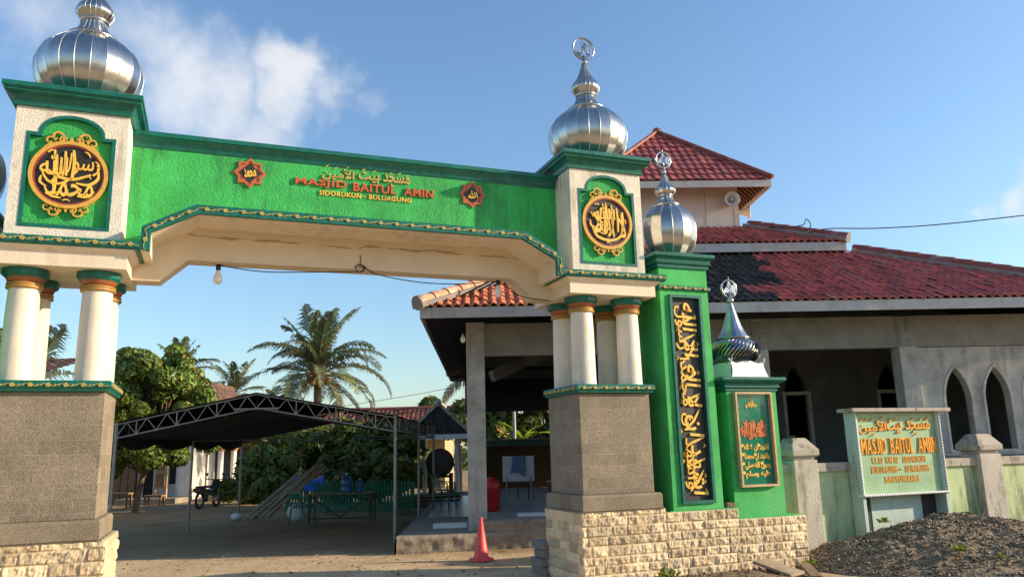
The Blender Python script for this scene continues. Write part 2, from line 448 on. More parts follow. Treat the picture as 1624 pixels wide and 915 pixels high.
MT['galv'] = material('galvanised tube', (.30, .29, .28), .5, metal=.5, var=.2, vscale=8)
MT['wood'] = material('weathered wood', (.26, .165, .09), .8, var=.3, vscale=6)
MT['darkwood'] = material('dark brown timber', (.085, .05, .03), .8, var=.3, vscale=4)
MT['palewood'] = material('dry pale planks', (.34, .26, .17), .85, var=.35, vscale=4)
MT['plasticgreen'] = material('green chair plastic', (.02, .14, .10), .4)
MT['fencegreen'] = material('green picket paint', (.02, .24, .15), .6, var=.2, vscale=5)
MT['bluetarp'] = material('blue tarpaulin', (.03, .12, .55), .5, var=.2)
MT['bluejug'] = material('blue bottle plastic', (.05, .16, .42), .15)
MT['paper'] = material('white sheet', (.62, .64, .68), .6, var=.05)
MT['bluecloth'] = material('blue grey cloth', (.13, .19, .36), .8, var=.3, vscale=14)
MT['drumskin'] = material('brown drum skin', (.10, .07, .05), .7, var=.25)
MT['trunk'] = material('tree bark', (.17, .115, .07), .9, var=.3, vscale=9, bump=.6, bscale=25)
MT['palmtrunk'] = material('palm bark', (.24, .17, .11), .9, var=.3, vscale=9, bump=.6, bscale=25)
MT['leaf'] = material('broad leaf', (.13, .185, .035), .45, var=.3, vscale=2, tint=True, trans=.3)
MT['palmleaf'] = material('palm leaflet', (.10, .135, .055), .42, var=.25, vscale=1.2, tint=True, trans=.25)
MT['coconut'] = material('orange coconut husk', (.50, .21, .04), .5, var=.2, vscale=6)
MT['oldtile'] = material('old clay tile', (1, 1, 1), .8, var=.2, vscale=3, tint=True)
MT['housewhite'] = material('white house wall', (.62, .58, .52), .8, var=.08, vscale=1.5)
MT['houseyellow'] = material('ochre house wall', (.42, .33, .17), .85, var=.15, vscale=1.5)
MT['housewall'] = material('grey brick house wall', (.33, .27, .21), .9, var=.2, vscale=2)
MT['glass'] = material('dark window glass', (.02, .024, .028), .1)
MT['void'] = material('dark room plaster and gap shade', (.05, .045, .04), .9)
MT['rubber'] = material('black rubber', (.015, .015, .015), .6)
MT['bikepaint'] = material('dark motorbike paint', (.03, .03, .035), .25)
MT['chrome'] = material('chrome', (.6, .6, .6), .2, metal=1)
MT['bulb'] = material('milky bulb glass', (.78, .76, .70), .15)
MT['wire'] = material('black cable', (.015, .015, .015), .5)
MT['gravel'] = material('dark gravel and soil', (.21, .155, .10), .95, var=.45, vscale=10, bump=1.0, bscale=28, tint=True, fine=.3, bdist=.03)
MT['soil'] = material('brown soil', (.20, .13, .075), .95, var=.3, vscale=9, bump=1.0, bscale=20, fine=.2, bdist=.03)
MT['paver'] = material('grey concrete paver', (.24, .22, .19), .9, var=.2, vscale=8, bump=.4, bscale=30)
MT['speaker'] = material('pale horn plastic', (.55, .50, .45), .5, var=.1)
MT['hill'] = material('distant foliage', (.05, .075, .025), .9, var=.3, vscale=.4)
MT['shedgreen'] = material('faded green beam', (.07, .12, .09), .7, var=.2)

# ------------------------------------------------------------------ lettering
AR = {'ا': (0xFE8D, 2), 'أ': (0xFE83, 2), 'إ': (0xFE87, 2), 'ب': (0xFE8F, 4), 'ت': (0xFE95, 4), 'ث': (0xFE99, 4), 'ج': (0xFE9D, 4), 'ح': (0xFEA1, 4), 'خ': (0xFEA5, 4),
      'د': (0xFEA9, 2), 'ذ': (0xFEAB, 2), 'ر': (0xFEAD, 2), 'ز': (0xFEAF, 2), 'س': (0xFEB1, 4), 'ش': (0xFEB5, 4), 'ص': (0xFEB9, 4), 'ض': (0xFEBD, 4), 'ط': (0xFEC1, 4),
      'ع': (0xFEC9, 4), 'ف': (0xFED1, 4), 'ق': (0xFED5, 4), 'ك': (0xFED9, 4), 'ل': (0xFEDD, 4), 'م': (0xFEE1, 4), 'ن': (0xFEE5, 4), 'ه': (0xFEE9, 4), 'و': (0xFEED, 2),
      'ى': (0xFEEF, 2), 'ي': (0xFEF1, 4), 'ة': (0xFE93, 2)}
def arabic(s):
    s = s.replace('لا', '\x01').replace('لأ', '\x02').replace('لإ', '\x03')
    LG = {'\x01': 0xFEFB, '\x02': 0xFEF7, '\x03': 0xFEF9}
    dual = lambda c: c in AR and AR[c][1] == 4
    join = lambda c: c in AR or c in LG
    out = []
    for i, c in enumerate(s):
        pv = i > 0 and dual(s[i - 1])
        nx = i + 1 < len(s) and join(s[i + 1])
        if c in LG: out.append(chr(LG[c] + (1 if pv else 0)))
        elif c in AR:
            b, k = AR[c]
            if k == 2: out.append(chr(b + (1 if pv else 0)))
            else: out.append(chr(b + (3 if pv and nx else 1 if pv else 2 if nx else 0)))
        else: out.append(c)
    return ''.join(reversed(out))
def text_geo(body, depth=.02, bold=0.0, shear=0.0, spacing=1.0, res=2):
    c = bpy.data.curves.new('txt', 'FONT'); c.body = body; c.extrude = .5; c.offset = bold; c.shear = shear; c.space_character = spacing
    c.resolution_u = res
    o = bpy.data.objects.new('txt', c); COL.objects.link(o)
    bpy.context.view_layer.update()
    dg = bpy.context.evaluated_depsgraph_get()
    me = bpy.data.meshes.new_from_object(o.evaluated_get(dg))
    V = [v.co.copy() for v in me.vertices]; F = [tuple(p.vertices) for p in me.polygons]
    bpy.data.objects.remove(o); bpy.data.curves.remove(c); bpy.data.meshes.remove(me)
    x0 = min(v.x for v in V); x1 = max(v.x for v in V); y0 = min(v.y for v in V); y1 = max(v.y for v in V)
    return [((v.x - x0) / (x1 - x0) - .5, (v.y - y0) / (y1 - y0) - .5, v.z + .5) for v in V], F
def put_text(mb, body, cx, cz, w, h, y, depth, rot=0.0, warp=None, **k):
    """lettering on a wall facing -y: centre (cx,cz), size w x h, standing 'depth' proud of plane y"""
    V, F = text_geo(body, **k)
    ca, sa = math.cos(rot), math.sin(rot)
    out = []
    for a, b, d in V:
        px, pz = a * w, b * h
        if warp: px, pz = warp(px, pz)
        px, pz = px * ca - pz * sa, px * sa + pz * ca
        out.append((cx + px, y - depth * d, cz + pz))
    mb.add(out, F)
def ribbon(mb, pts, widths, y, depth, n=None):
    """a flat brush stroke in the xz plane standing proud of plane y"""
    m = len(pts); L = []; Rr = []
    for i in range(m):
        a = pts[max(i - 1, 0)]; b = pts[min(i + 1, m - 1)]
        dx, dz = b[0] - a[0], b[1] - a[1]; l = math.hypot(dx, dz) or 1
        w = widths[i] / 2
        L.append((pts[i][0] - dz / l * w, pts[i][1] + dx / l * w)); Rr.append((pts[i][0] + dz / l * w, pts[i][1] - dx / l * w))
    V = []
    for i in range(m):
        V += [(L[i][0], y - depth, L[i][1]), (Rr[i][0], y - depth, Rr[i][1]), (L[i][0], y, L[i][1]), (Rr[i][0], y, Rr[i][1])]
    F = []
    for i in range(m - 1):
        a = 4 * i; b = a + 4
        F += [(a, a + 1, b + 1, b), (a, b, b + 2, a + 2), (a + 1, a + 3, b + 3, b + 1)]
    F += [(0, 2, 3, 1), (4 * m - 4, 4 * m - 3, 4 * m - 1, 4 * m - 2)]
    mb.add(V, F)
def spiral(cx, cz, r0, r1, a0, a1, n=16, w0=.02, w1=.008):
    P = []; Wd = []
    for i in range(n + 1):
        t = i / n; a = a0 + (a1 - a0) * t; r = r0 + (r1 - r0) * t
        P.append((cx + r * math.cos(a), cz + r * math.sin(a))); Wd.append(w0 + (w1 - w0) * t)
    return P, Wd
def crest(mb, cx, cz, s, y, depth, flip=1):
    """scrolled gold crest, two mirrored curls and a centre bud"""
    for k in (-1, 1):
        for (dx, dz, r0, r1, a0, a1, w) in ((.16, .02, .085, .02, PI * 1.25, -PI * .6, .028), (.235, -.035, .06, .015, PI * 1.0, -PI * .9, .022), (.08, -.005, .05, .02, -PI * .2, PI * 1.1, .02)):
            P, Wd = spiral(dx * s, dz * s, r0 * s, r1 * s, a0, a1, 18, w * s, w * s * .5)
            P = [(cx + k * p[0], cz + flip * p[1]) for p in P]
            ribbon(mb, P, Wd, y, depth)
        P = [(cx + k * .02 * s, cz - flip * .05 * s), (cx + k * .12 * s, cz - flip * .055 * s), (cx + k * .24 * s, cz - flip * .09 * s), (cx + k * .31 * s, cz - flip * .15 * s)]
        ribbon(mb, P, [.03 * s, .04 * s, .035 * s, .015 * s], y, depth)
    ribbon(mb, [(cx, cz - flip * .07 * s), (cx, cz - flip * .02 * s), (cx, cz + flip * .03 * s)], [.05 * s, .05 * s, .01 * s], y, depth)
def ring(mb, cx, cz, r0, r1, y0, y1, n=48):
    V = []; F = []
    for k in range(n):
        a = 2 * PI * k / n
        for r in (r0, r1):
            for y in (y0, y1):
                V.append((cx + r * math.cos(a), y, cz + r * math.sin(a)))
    for k in range(n):
        a = 4 * k; b = 4 * ((k + 1) % n)
        F += [(a + 1, a + 3, b + 3, b + 1), (a + 2, b + 2, b + 3, a + 3), (a, a + 1, b + 1, b), (a, b, b + 2, a + 2)]
    mb.add(V, F)
def disc(mb, cx, cz, r, y0, y1, n=40):
    mb.prism([(cx + r * math.cos(2 * PI * k / n), cz + r * math.sin(2 * PI * k / n)) for k in range(n)], y0, y1, 'y')

def trim_run(mb, path, y, sz=.03, step=.19, depth=.012):
    """painted relief of small flowers on a wavy stem along a path in the xz plane"""
    for (a, b) in zip(path[:-1], path[1:]):
        dx, dz = b[0] - a[0], b[1] - a[1]; L = math.hypot(dx, dz)
        if L < .05: continue
        tx, tz = dx / L, dz / L; nx, nz_ = -tz, tx
        n = max(1, int(round(L / step)))
        P = []; Wd = []
        m = max(6, n * 8)
        for i in range(m + 1):
            t = i / m * L
            o = .35 * sz * math.sin(2 * PI * t / step)
            P.append((a[0] + tx * t + nx * o, a[1] + tz * t + nz_ * o)); Wd.append(sz * .18)
        ribbon(mb, P, Wd, y, depth * .6)
        for i in range(n):
            t = (i + .5) * L / n
            cx, cz = a[0] + tx * t, a[1] + tz * t
            for q in range(5):
                an = 2 * PI * q / 5 + .3
                r = sz * .42
                px, pz = cx + r * math.cos(an), cz + r * math.sin(an)
                mb.prism([(px + sz * .29 * math.cos(2 * PI * k / 6), pz + sz * .29 * math.sin(2 * PI * k / 6)) for k in range(6)], y - depth, y, 'y')
            t2 = t + .5 * L / n
            if t2 < L - .01:
                cx, cz = a[0] + tx * t2, a[1] + tz * t2
                for k in (-1, 1):
                    mb.prism([(cx + k * sz * .5 * tx + sz * .3 * math.cos(2 * PI * q / 5), cz + k * sz * .5 * tz + sz * .22 * math.sin(2 * PI * q / 5)) for q in range(5)], y - depth * .8, y, 'y')
def trim_side(mb, x, y0, y1, z, sgn, sz=.03, step=.19, depth=.012):
    tmp = MB(); trim_run(tmp, [(y0, z), (y1, z)], 0, sz, step, depth)
    mb.add([(x - sgn * p[1], p[0], p[2]) for p in tmp.v], tmp.f)

def rough_wall(mb, O, e, nrm_, L, H, res=.02, rowh=.118, amp=.017, seed=0):
    """split-face limestone blocks: O lower-left corner, e along, nrm_ outward"""
    rnd = random.Random(seed)
    e = Vector(e); nn = Vector(nrm_); O = Vector(O)
    rows = []
    z = 0
    while z < H - 1e-3:
        h = rowh * rnd.uniform(.85, 1.15)
        if H - z - h < .05: h = H - z
        xs = [0.0]
        x = -rnd.uniform(0, .3)
        while x < L:
            x += rnd.uniform(.16, .42)
            if 0.03 < x < L - .03: xs.append(x)
        xs.append(L)
        blocks = [(xs[i], xs[i + 1], rnd.uniform(-.35, .35), rnd.uniform(-.4, .4), rnd.uniform(-.5, .6), rnd.uniform(.66, 1.2), rnd.uniform(0, 99)) for i in range(len(xs) - 1)]
        rows.append((z, z + h, blocks)); z += h
    for (z0, z1, blocks) in rows:
        for (x0, x1, tx, tz, off, tone, sd) in blocks:
            nx = max(3, int((x1 - x0) / res)); nzr = max(4, int((z1 - z0) / res))
            V = []; F = []
            for j in range(nzr + 1):
                for i in range(nx + 1):
                    a = i / nx; b = j / nzr
                    x = x0 + (x1 - x0) * a; zz = z0 + (z1 - z0) * b
                    ed = min(a * (x1 - x0), (1 - a) * (x1 - x0), b * (z1 - z0), (1 - b) * (z1 - z0))
                    k = min(1, ed / .014)
                    q = Vector((x * 11 + sd, zz * 11, sd))
                    d = amp * (.4 + .5 * off + tx * (a - .5) + tz * (b - .5) + 1.2 * noise.noise(q) + .7 * noise.noise(q * 2.7))
                    d = max(d, -.008) * k - .007 * (1 - k)
                    V.append(O + e * x + Vector((0, 0, zz)) + nn * d)
            for j in range(nzr):
                for i in range(nx):
                    p = j * (nx + 1) + i
                    F.append((p, p + 1, p + nx + 2, p + nx + 1))
            w = .02 * rnd.uniform(-1, 1)
            mb.add(V, F, False, (tone + w, tone, tone - w))

def catmull(pts, n=6):
    out = []
    P = [pts[0]] + list(pts) + [pts[-1]]
    for i in range(1, len(P) - 2):
        for k in range(n):
            t = k / n
            q = []
            for d in range(len(pts[0])):
                p0, p1, p2, p3 = P[i - 1][d], P[i][d], P[i + 1][d], P[i + 2][d]
                q.append(.5 * (2 * p1 + (p2 - p0) * t + (2 * p0 - 5 * p1 + 4 * p2 - p3) * t * t + (3 * p1 - p0 - 3 * p2 + p3) * t ** 3))
            out.append(tuple(q))
    out.append(tuple(pts[-1]))
    return out

#%%GROUND
# ------------------------------------------------------------------ ground
def ground_material():
    m = bpy.data.materials.new('dusty soil and worn pavers with yard shade'); m.use_nodes = True
    t = m.node_tree; P = t.nodes['Principled BSDF']; L = t.links.new
    P.inputs['Roughness'].default_value = .95
    P.inputs['Specular IOR Level'].default_value = .2
    co = N(t, 'ShaderNodeTexCoord')
    n1 = N(t, 'ShaderNodeTexNoise'); n1.inputs['Scale'].default_value = .8; n1.inputs['Detail'].default_value = 9; n1.inputs['Roughness'].default_value = .68
    L(co.outputs['Object'], n1.inputs['Vector'])
    cr = N(t, 'ShaderNodeValToRGB'); L(n1.outputs['Fac'], cr.inputs[0])
    cr.color_ramp.elements[0].position = .32; cr.color_ramp.elements[0].color = (.44, .30, .16, 1)
    cr.color_ramp.elements[1].position = .68; cr.color_ramp.elements[1].color = (.80, .60, .36, 1)
    b = N(t, 'ShaderNodeTexBrick'); mp = N(t, 'ShaderNodeMapping'); mp.inputs['Rotation'].default_value = (0, 0, R(21)); L(co.outputs['Object'], mp.inputs['Vector']); L(mp.outputs[0], b.inputs['Vector'])
    b.inputs['Scale'].default_value = 1; b.inputs['Brick Width'].default_value = .21; b.inputs['Row Height'].default_value = .105; b.inputs['Mortar Size'].default_value = .007
    b.inputs['Color1'].default_value = (.72, .55, .34, 1); b.inputs['Color2'].default_value = (.58, .44, .28, 1); b.inputs['Mortar'].default_value = (.22, .16, .10, 1)
    n2 = N(t, 'ShaderNodeTexNoise'); n2.inputs['Scale'].default_value = .45; n2.inputs['Detail'].default_value = 6; L(co.outputs['Object'], n2.inputs['Vector'])
    ms = N(t, 'ShaderNodeMapRange'); L(n2.outputs['Fac'], ms.inputs['Value']); ms.inputs['From Min'].default_value = .40; ms.inputs['From Max'].default_value = .62
    ms.inputs['To Min'].default_value = .1; ms.inputs['To Max'].default_value = .6
    mx_ = N(t, 'ShaderNodeMix', data_type='RGBA'); L(ms.outputs[0], mx_.inputs['Factor']); L(cr.outputs[0], mx_.inputs['A']); L(b.outputs['Color'], mx_.inputs['B'])
    nf = N(t, 'ShaderNodeTexNoise'); nf.inputs['Scale'].default_value = 14; nf.inputs['Detail'].default_value = 7; nf.inputs['Roughness'].default_value = .7; L(co.outputs['Object'], nf.inputs['Vector'])
    mf = N(t, 'ShaderNodeMapRange'); L(nf.outputs['Fac'], mf.inputs['Value']); mf.inputs['From Min'].default_value = .3; mf.inputs['From Max'].default_value = .7
    mf.inputs['To Min'].default_value = .68; mf.inputs['To Max'].default_value = 1.22
    mu = N(t, 'ShaderNodeMix', data_type='RGBA', blend_type='MULTIPLY'); mu.inputs['Factor'].default_value = 1
    L(mx_.outputs['Result'], mu.inputs['A']); L(mf.outputs[0], mu.inputs['B']); # sandy drive outside; yard darkened, its cast shade put into the colour
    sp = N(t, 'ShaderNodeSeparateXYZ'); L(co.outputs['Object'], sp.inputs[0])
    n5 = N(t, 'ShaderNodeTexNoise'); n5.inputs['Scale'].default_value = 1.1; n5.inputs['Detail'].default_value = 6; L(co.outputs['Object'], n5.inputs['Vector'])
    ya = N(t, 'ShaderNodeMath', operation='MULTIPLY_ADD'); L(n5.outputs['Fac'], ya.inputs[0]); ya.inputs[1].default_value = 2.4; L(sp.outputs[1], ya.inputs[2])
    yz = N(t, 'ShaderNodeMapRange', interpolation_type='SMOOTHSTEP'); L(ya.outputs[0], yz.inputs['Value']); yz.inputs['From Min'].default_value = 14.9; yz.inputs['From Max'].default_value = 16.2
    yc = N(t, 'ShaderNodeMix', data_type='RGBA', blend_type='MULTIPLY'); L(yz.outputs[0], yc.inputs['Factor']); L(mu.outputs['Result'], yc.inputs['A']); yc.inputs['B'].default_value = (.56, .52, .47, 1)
    L(yc.outputs['Result'], P.inputs['Base Color'])
    wv = N(t, 'ShaderNodeTexNoise'); wv.inputs['Scale'].default_value = 3.2; wv.inputs['Detail'].default_value = 6; wv.inputs['Roughness'].default_value = .6
    mpw = N(t, 'ShaderNodeMapping'); mpw.inputs['Scale'].default_value = (.35, 1.4, 1); L(co.outputs['Object'], mpw.inputs['Vector']); L(mpw.outputs[0], wv.inputs['Vector'])
    hs = N(t, 'ShaderNodeMath', operation='MULTIPLY_ADD'); L(wv.outputs['Fac'], hs.inputs[0]); hs.inputs[1].default_value = 2.2; L(nf.outputs['Fac'], hs.inputs[2])
    sb = N(t, 'ShaderNodeMath', operation='MULTIPLY_ADD'); L(b.outputs['Fac'], sb.inputs[0]); sb.inputs[1].default_value = -.3; L(hs.outputs[0], sb.inputs[2])
    bp = N(t, 'ShaderNodeBump'); bp.inputs['Strength'].default_value = .7; bp.inputs['Distance'].default_value = .025
    L(sb.outputs[0], bp.inputs['Height']); L(bp.outputs[0], P.inputs['Normal'])
    return m
g = MB()
xs = [-900, -200, -80] + [-40 + i * .5 for i in range(141)] + [60, 200, 900]
ys = [-400, -60, -10] + [i * .5 for i in range(101)] + [90, 300, 1200]
V = []; F = []
for y in ys:
    for x in xs:
        far = abs(x) > 50 or y > 50 or y < 0
        z = 0 if far else .018 * noise.noise(Vector((x * .5, y * .5, 0))) + .012 * noise.noise(Vector((x * 1.7, y * 1.7, 5)))
        V.append((x, y, z - .012))
for j in range(len(ys) - 1):
    for i in range(len(xs) - 1):
        p = j * len(xs) + i
        F.append((p, p + 1, p + len(xs) + 1, p + len(xs)))
g.add(V, F, True)
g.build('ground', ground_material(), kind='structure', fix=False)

#%%GATE
# ------------------------------------------------------------------ gateway (frame G: u along the gate, v into the yard)
UC, VC = 1.725, 9.92
gate = thing('gateway', 'green and cream mosque gateway with two domed towers, lettered beam and stone piers', 'gateway', 'G', (UC, VC, 0))
TOW = (-1.61, 5.06)
def dome_profile(s, R_, k=1.0):
    """onion dome, rings, flare and upper bulb; returns lower bulb, flare, upper bulb + cone"""
    bulb = catmull([(.60, .05), (.74, .16), (.91, .34), (.995, .58), (.985, .78), (.89, .98), (.73, 1.12), (.56, 1.23), (.45, 1.28)], 4)
    flare = catmull([(.43, 1.30), (.34, 1.39), (.265, 1.52), (.235, 1.64)], 4)
    top = catmull([(.25, 1.66), (.34, 1.76), (.355, 1.84), (.30, 1.94), (.20, 2.06), (.12, 2.24), (.05, 2.44)], 4)
    f = lambda pr: [(r * R_, (z if z < 1.28 else 1.28 + (z - 1.28) * k) * s) for r, z in pr]
    return f(bulb), f(flare), f(top)
def dome(parent, cx, cy, z, R_, s, n=22, k=.96):
    """steel onion dome standing on z; total height about 2.95 s"""
    b, f, t = dome_profile(s, R_, k); kz = lambda q: (1.28 + (q - 1.28) * k) * s
    mb = MB()
    mb.lathe([(.60 * R_, 0), (.62 * R_, .03 * s), (.60 * R_, .035 * s), (.60 * R_, .07 * s)], (cx, cy, z), 40)
    mb.lathe(b, (cx, cy, z), n, gores=True)
    mb.lathe(f, (cx, cy, z), n, gores=True)
    mb.lathe(t, (cx, cy, z), n, gores=True)
    mb.lathe([(.45 * R_, 1.26 * s), (.485 * R_, 1.275 * s), (.485 * R_, 1.315 * s), (.43 * R_, 1.33 * s)], (cx, cy, z), 32)
    mb.lathe([(.23 * R_, kz(1.60)), (.275 * R_, kz(1.62)), (.275 * R_, kz(1.66)), (.25 * R_, kz(1.68))], (cx, cy, z), 32)
    d = mb.build('dome', MT['steel'], parent, fix=False)
    sm = MB()
    for g_ in range(n):
        a = 2 * PI * g_ / n
        for pr in (b, f, t):
            sm.tube([(cx + (r + .001) * math.cos(a), cy + (r + .001) * math.sin(a), z + zz) for r, zz in pr[::2] + [pr[-1]]], .0045, 5, False)
    sm.build('seam', MT['steel_seam'], d)
    fm = MB()
    zt = z + kz(2.40)
    fm.lathe([(.045 * R_, 0), (.06 * R_, .03 * s), (.09 * R_, .05 * s), (.05 * R_, .09 * s), (.035 * R_, .20 * s), (.001, .24 * s)], (cx, cy, zt), 14)
    rr = .30 * R_
    zc = zt + .24 * s + rr * .6
    fm.tube([(cx, cy, zt + .12 * s), (cx, cy, zc + rr * 1.35)], [.012, .003], 6)
    P = [(cx + rr * math.cos(2 * PI * k / 32), cy, zc + rr * math.sin(2 * PI * k / 32)) for k in range(33)]
    fm.tube(P, .014, 8, False)
    fm.tube([(p[0], cy + .03, p[2]) for p in P], .006, 6, False)
    put_text(fm, '\ufdf2', cx, zc, rr * 1.6, rr * 1.6, cy + .015, .03, bold=.06)
    fm.build('finial', MT['steel'], d)
    return d

def strokes(mb, cx, cz, y, lst, d=.02):
    for pts, w in lst:
        P = catmull(pts, 5); n = len(P)
        ribbon(mb, [(cx + a, cz + b) for a, b in P], [w * (.35 + .65 * math.sin(PI * min(.92, (i + .6) / n)) ** .6) for i in range(n)], y, d)
def circle_text_left(mb, cx, cz, y):
    put_text(mb, arabic('رسول'), cx + .10, cz + .13, .40, .25, y, .020, bold=.006, shear=.12)
    put_text(mb, '\ufdf2', cx - .15, cz + .13, .27, .29, y, .024, bold=.006)
    put_text(mb, arabic('محمد'), cx + .02, cz - .155, .46, .20, y, .022, bold=.010, shear=.1)
    strokes(mb, cx, cz, y, [
        ([(-.13, .20), (-.125, .02), (-.13, -.24)], .036), ([(.03, .29), (.045, .12), (.03, -.06)], .032), ([(-.05, .27), (-.04, .10), (-.06, -.02)], .028),
        ([(.22, .02), (.05, -.05), (-.10, -.03), (-.20, .04)], .030), ([(-.27, .05), (-.20, -.08), (-.08, -.11), (.04, -.03)], .026), ([(.28, .10), (.29, -.02), (.20, -.10), (.08, -.09)], .028),
        ([(-.26, -.03), (-.27, -.10), (-.21, -.15)], .024), ([(-.22, -.16), (-.16, -.25), (-.06, -.27)], .024), ([(.10, -.24), (.20, -.24), (.26, -.17)], .024),
        ([(-.22, .24), (-.18, .27), (-.14, .25)], .016), ([(.14, .28), (.18, .26), (.20, .22)], .016), ([(.25, .18), (.28, .15), (.27, .12)], .014), ([(.16, -.02), (.20, 0), (.22, -.03)], .014), ([(-.04, -.30), (0, -.285), (.03, -.30)], .014)], .021)
def circle_text_right(mb, cx, cz, y):
    put_text(mb, arabic('لا اله'), cx + .09, cz - .02, .38, .38, y, .022, bold=.006, shear=-.15)
    put_text(mb, arabic('الا'), cx - .12, cz + .02, .22, .36, y + .002, .03, bold=.006, shear=.2)
    put_text(mb, '\ufdf2', cx - .06, cz + .15, .36, .22, y, .026, bold=.006)
    strokes(mb, cx, cz, y, [
        ([(-.24, -.08), (-.17, -.21), (0, -.26), (.16, -.22), (.24, -.10)], .036), ([(-.02, .28), (.0, .08), (-.02, -.16)], .028), ([(.07, .26), (.085, .05), (.07, -.16)], .026), ([(.15, .22), (.165, .04), (.16, -.13)], .028),
        ([(.22, .14), (.235, 0), (.22, -.11)], .024), ([(-.26, .13), (-.10, .0), (.05, -.13)], .026), ([(-.27, .02), (-.26, -.06), (-.20, -.08)], .024), ([(.10, .14), (-.03, -.02), (-.20, -.13)], .022),
        ([(-.19, .24), (-.15, .26), (-.12, .24)], .016), ([(.27, .06), (.29, .03), (.28, 0)], .014), ([(-.12, -.15), (-.06, -.17), (-.02, -.15)], .018), ([(-.03, -.30), (.0, -.285), (.03, -.30)], .016), ([(-.14, .10), (-.10, .08), (-.12, .04)], .016)], .022)

def arch_outline(cx, hw, z0, zs, za, n=14):
    """bottom z0, shoulders at zs, small step, round arch to za"""
    st = hw * .26
    P = [(cx - hw, z0), (cx + hw, z0), (cx + hw, zs), (cx + hw - st, zs - .004)]
    r = hw - st
    for i in range(n + 1):
        a = PI * i / n
        x = r * math.cos(a)
        zz = math.sin(a) ** .8
        P.append((cx + x, zs - .004 + (za - zs) * (zz if i not in (0, n) else .06)))
    P += [(cx - hw + st, zs - .004), (cx - hw, zs)]
    return [p for i, p in enumerate(P) if i == 0 or (abs(p[0] - P[i - 1][0]) + abs(p[1] - P[i - 1][1])) > 1e-5]
def inset(poly, d):
    """inward offset of a counter-clockwise polygon"""
    out = []
    n = len(poly)
    for i in range(n):
        a, b, c = poly[i - 1], poly[i], poly[(i + 1) % n]
        e1 = Vector((b[0] - a[0], b[1] - a[1])).normalized(); e2 = Vector((c[0] - b[0], c[1] - b[1])).normalized()
        n1 = Vector((-e1.y, e1.x)); n2 = Vector((-e2.y, e2.x))
        bb = (n1 + n2).normalized(); k = d / max(.4, bb.dot(n1))
        out.append((b[0] + bb.x * k, b[1] + bb.y * k))
    return out
def ringprism(mb, outer, inner, y0, y1):
    mb.prism(outer, y0, y1, 'y', holes=[inner])

